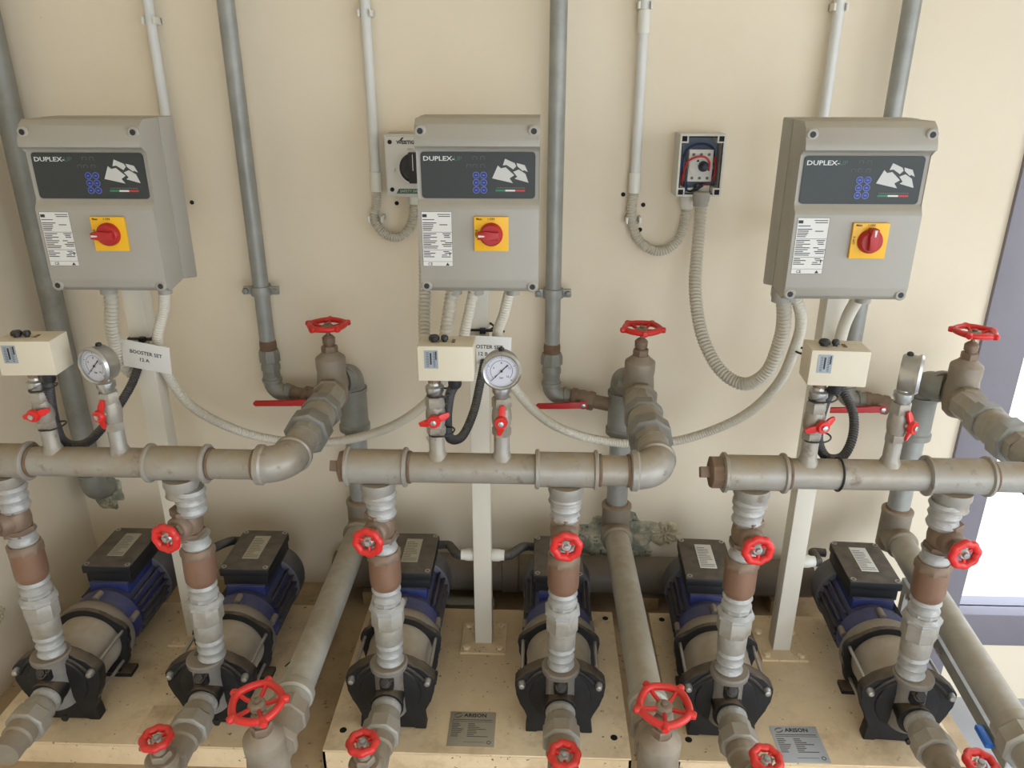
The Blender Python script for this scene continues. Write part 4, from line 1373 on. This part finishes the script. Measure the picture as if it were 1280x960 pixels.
for k in SETS:
    x = SW_X[k]
    wh = WHICH[k]
    ball_cock('', 'valve', x, 1.258, 1.385, {'A': 18, 'B': 22, 'C': 20}[k], 0, 'ball cocks under the pressure switches', 'small ball cock with red butterfly handle under the %s cream pressure switch' % wh, rz={'A': -5, 'B': 0, 'C': 15}[k])
    t = thing('pressure_switch', (x, YM, 1.375), 'cream pressure switch box above the %s manifold' % wh, 'pressure switch', 'pressure switches')
    t.rotation_euler.z = R({'A': 3, 'B': 0, 'C': -4}[k])
    dx = {'A': .022, 'B': .030, 'C': .014}[k]
    MB().lathe([(.0125, -.006), (.0135, .002), (.0135, .024)], I4, 14).build('stem', 'bronze', t)
    MB().box(dx - .053, dx + .053, -.052, .014, .018, .088, I4, .0025).build('case', 'cream_switch', t)
    MB().box(dx - .050, dx + .050, .012, .018, .022, .084, I4, .001).build('back_plate', 'black_plastic', t)
    w_ = MB().box(dx - .040, dx - .014, -.0530, -.0515, .044, .080).build('scale_window', 'scale_window', t)
    mb = MB()
    for a_ in range(9):
        mb.box(dx - .036, dx - .031, -.0536, -.0529, .048 + a_ * .0034, .0488 + a_ * .0034)
        mb.box(dx - .023, dx - .019, -.0536, -.0529, .048 + a_ * .0034, .0488 + a_ * .0034)
    mb.box(dx - .029, dx - .0262, -.0538, -.0529, .052, .075).box(dx - .0185, dx - .0165, -.0538, -.0529, .062, .078)
    mb.build('scale_marks', 'print_black', w_)
    for q, rr in ((-.024, .0092), (-.004, .0062)):
        MB().lathe([(rr * .7, 0), (rr * .7, .005), (rr * 1.15, .005), (rr * 1.15, .010), (rr * .85, .013), (0, .013)], TR(dx + q, -.022, .087), 16).build('adjusting_knob', 'black_plastic', t)
    MB().box(dx + .010, dx + .016, -.03, -.012, .0875, .0895).build('top_slot', 'bronze', t)
    gx = dx + .012
    MB().lathe([(.0135, .020), (.0135, -.004), (.011, -.010)], TR(gx, -.012, 0), 10).build('cable_gland', 'black_plastic', t)
    # cable loop, black ribbed
    c_ = Matrix.Translation(t.location) @ Matrix.Rotation(t.rotation_euler.z, 4, 'Z') @ Vector((gx, -.012, -.004))
    if k == 'A':
        pts = [c_, at(62, 490, 1.41), at(68, 525, 1.43), at(80, 552, 1.46), at(105, 555, 1.50), at(128, 535, 1.55), at(150, 505, 1.60), at(167, 475, 1.65), at(178, 440, 1.68)]
    elif k == 'B':
        pts = [c_, at(562, 495, 1.41), at(559, 525, 1.44), at(563, 548, 1.47), at(578, 545, 1.52), at(592, 515, 1.57), at(600, 480, 1.62), at(606, 450, 1.66)]
    else:
        pts = [c_, at(1036, 492, 1.42), at(1026, 520, 1.45), at(1023, 552, 1.46), at(1034, 572, 1.47), at(1054, 570, 1.49), at(1066, 545, 1.52), at(1066, 515, 1.56), at(1052, 485, 1.60), at(1042, 455, 1.62)]
    conduit('switch_cable', pts, .0105, 'black_conduit', 'black ribbed cable looping from the %s pressure switch' % wh, 'cable', 'pressure switch cables', pitch=.0058, depth=.14, seg=10)
    # cable ties round cock and cable
    for z in (1.262, 1.348):
        c2 = [(x + .021 * math.cos(R(q)) + (.010 if math.cos(R(q)) > 0 else 0) + .006, YM + .023 * math.sin(R(q)), z + .004 * math.cos(R(q))) for q in range(0, 360, 20)]
        o = MB().tube(c2, .0018, 6, closed=True).build('cable_tie', 'black_plastic')
        tag(o, 'thin black cable tie %s the cock under the %s pressure switch' % ('below' if z < 1.3 else 'above', wh), 'cable tie', 'ties on the switch cables')

    # gauge
    x = GA_X[k]
    ball_cock('', 'valve', x, 1.258, 1.372, {'A': 80, 'B': 84, 'C': 100}[k], 0, 'ball cocks under the gauges', 'small ball cock with upright red butterfly handle under the %s gauge' % wh, rz={'A': -20, 'B': 0, 'C': 35}[k])
    g = thing('pressure_gauge', (x, YM, 1.360), {'A': 'round pressure gauge beside the tag reading 12 A', 'B': 'round pressure gauge facing front over the tag reading 12 B', 'C': 'round pressure gauge turned edge-on at right'}[k], 'gauge', 'pressure gauges')
    g.rotation_euler.z = R({'A': -18, 'B': 3, 'C': 62}[k])
    MB().lathe([(.011, -.004), (.011, .010), (.014, .012), (.014, .022)], I4, 6).build('gauge_stem', 'steel', g)
    gz = .042
    rg = .0375
    MG = axis((0, -.016, gz), (0, -1, 0))
    MB().lathe([(0, -.030), (rg - .004, -.030), (rg - .001, -.026), (rg - .001, .0), (rg - .006, .0)], MG, 40, cap=False).build('gauge_case', 'steel', g)
    MB().lathe([(rg - .005, -.002), (rg + .001, -.002), (rg + .002, .003), (rg - .002, .008), (rg - .005, .006)], MG, 40, closed=True).build('bezel', 'steel', g)
    fc = MB().lathe([(0, .0), (rg - .005, .0), (rg - .005, .001), (0, .001)], MG, 40, cap=False).build('dial', 'gauge_face', g)
    mb = MB()
    for i in range(41):
        a_ = R(225 - 270 * i / 40)
        r0 = rg - (.0125 if i % 10 == 0 else .010)
        Mt = MG @ RZ(math.degrees(a_))
        mb.box(r0, rg - .0072, -.0003 - (.0002 if i % 10 == 0 else 0), .0003 + (.0002 if i % 10 == 0 else 0), .001, .0013, Mt)
    arc = [MG @ Vector((.0215 * math.cos(R(225 - 270 * i / 30)), .0215 * math.sin(R(225 - 270 * i / 30)), .0012)) for i in range(31)]
    mb.tube(arc, .00035, 4)
    for i, s_ in enumerate(('0', '4', '8', '12', '16')):
        a_ = R(225 - 270 * i / 4)
        mb.mesh(text_mesh(s_, .006), MG @ TR(.0165 * math.cos(a_), .0165 * math.sin(a_), .0012))
    mb.mesh(text_mesh('bar', .006), MG @ TR(0, -.014, .0012))
    mb.build('dial_print', 'print_black', fc)
    Mn = MG @ TR(0, 0, .002) @ RZ(225)
    mb = MB().prism([(-.018, -.0014), (-.008, -.0007), (.026, -.0004), (.026, .0004), (-.008, .0007), (-.018, .0014)], 0, .0006, Mn)
    mb.lathe([(.0024, 0), (.0024, .0016), (0, .0016)], Mn, 12)
    mb.build('needle', 'print_black', fc)
    MB().lathe([(.006, 0), (.006, .004), (.0035, .006), (0, .007)], TR(0, .002, gz + rg - .001), 12).build('fill_plug', 'black_plastic', g)

# ------------------------------------------------------------------ paper tags tied to the posts
def paper_tag(pos, rz, ry, l1, l2, lab, z_tie, k):
    t = thing('set_tag', pos, lab, 'tag', 'set number tags')
    t.rotation_euler = (0, R(ry), R(rz))
    W, H = .118, .070
    MB().box(-W / 2, W / 2, -.001, .001, -H, 0, RX(6), .0004).build('card', 'tag_white', t)
    MF = RX(6) @ Matrix(((1, 0, 0, 0), (0, 0, -1, -.0011), (0, 1, 0, 0), (0, 0, 0, 1)))
    MB().mesh(text_mesh(l1, .0128, .0002), MF @ TR(0, -.027, 0)).mesh(text_mesh(l2, .0128, .0002), MF @ TR(-.006, -.045, 0)).build('lettering', 'print_black', t)
    x = POST_X[k]
    tt = thing('cable_tie', (x, 1.728, z_tie), 'black cable tie holding the %s tag to its post' % l2, 'cable tie', 'ties holding the tags', True)
    c2 = []
    hw = .026
    for px, py in ((-hw, -hw), (hw, -hw), (hw + .012, 0), (hw, hw), (-hw, hw), (-hw, 0)):
        c2.append((x + px, 1.728 + py, z_tie))
    MB().tube(c2, .0030, 6, closed=True).build('strap', 'black_plastic', tt)
    MB().box(x + .004, x + .018, 1.690, 1.702, z_tie - .006, z_tie + .006, I4, .001).build('tie_head', 'black_plastic', tt)
    MB().tube([(x + .018, 1.697, z_tie), (x + .045, 1.690, z_tie + .002), (x + .062, 1.688, z_tie + .002)], .0026, 6).build('tie_tail', 'black_plastic', tt)


pa = at(181, 429, 1.640)
paper_tag((pa.x, 1.640, pa.z), -6, 8, 'BOOSTER SET', '12 A', 'white card reading BOOSTER SET 12 A tied to the left post', at(190, 424, 1.70).z, 'A')
pa = at(607, 420, 1.655)
paper_tag((pa.x, 1.655, pa.z), 0, 2, 'BOOSTER SET', '12 B', 'white card reading BOOSTER SET 12 B, partly behind the pressure switch', at(604, 413, 1.70).z, 'B')

# cable tie round the right manifold, and one on the right post hose
c2 = [(.615 + .002 * math.sin(R(q)), YM + .034 * math.cos(R(q)), ZM + .034 * math.sin(R(q))) for q in range(0, 360, 15)]
o = MB().tube(c2, .0022, 6, closed=True).build('cable_tie', 'black_plastic')
tag(o, 'black cable tie looped around the right manifold pipe', 'cable tie')
p = at(1000, 435, 1.68)
o = MB().tube([(p.x + .017 * math.cos(R(q)), 1.66 + .022 * math.sin(R(q)), p.z) for q in range(0, 360, 20)], .0025, 6, closed=True).build('cable_tie', 'black_plastic')
tag(o, 'black cable tie on the sagging hose beside the right post', 'cable tie')

# ------------------------------------------------------------------ motor cables to the posts
def motor_cable(k, side, n_, lab):
    x = POST_X[k]
    px = PUMP_X[k][0 if side < 0 else 1]
    zt = ZS + .115 + .105
    a_ = Vector((x + side * .0235, 1.728, .752))
    b_ = Vector((px + (-side) * .056, 1.838, .706))
    pts = [a_, a_ + Vector((side * .042, .004, -.004)), a_.lerp(b_, .55) + Vector((0, 0, .002)), b_ + Vector((-side * .035, -.004, .004)), b_]
    conduit('motor_cable', pts, .0125, 'black_conduit', lab, 'cable', 'motor cables', pitch=.0062, depth=.12, gl=[(a_, (side, 0, 0))], glm='pvc_socket', seg=10)


motor_cable('B', -1, 2, 'dark ribbed cable from the middle post to the third pump')
motor_cable('B', 1, 3, 'dark ribbed cable from the middle post to the fourth pump')
motor_cable('C', 1, 5, 'dark ribbed cable from the right post to the rightmost pump')
motor_cable('A', 1, 1, 'dark ribbed cable from the left post to the second pump')

# bits of debris on the skid
rnd = random.Random(12)
for i, (px, py, L_, a_) in enumerate(((-.035, 1.615, .05, 35), (-.63, 1.80, .06, 10), (-.66, 1.60, .05, 55))):
    o = MB().tube(smooth_path([(px, py, ZS + .003), (px + L_ * .5 * math.cos(R(a_)), py + L_ * .5 * math.sin(R(a_)), ZS + .006), (px + L_ * math.cos(R(a_)), py + L_ * math.sin(R(a_)), ZS + .003)], 4), .0016, 6).build('wire_scrap', 'hole_black')
    tag(o, ('thin dark wire scrap on the middle skid beside the fourth pump', 'thin dark wire scrap on the left skid behind the second pump', 'thin dark wire scrap on the left skid by the second riser')[i], 'wire scrap')

for o in bpy.data.objects:
    if '_o' in o:
        del o['_o']
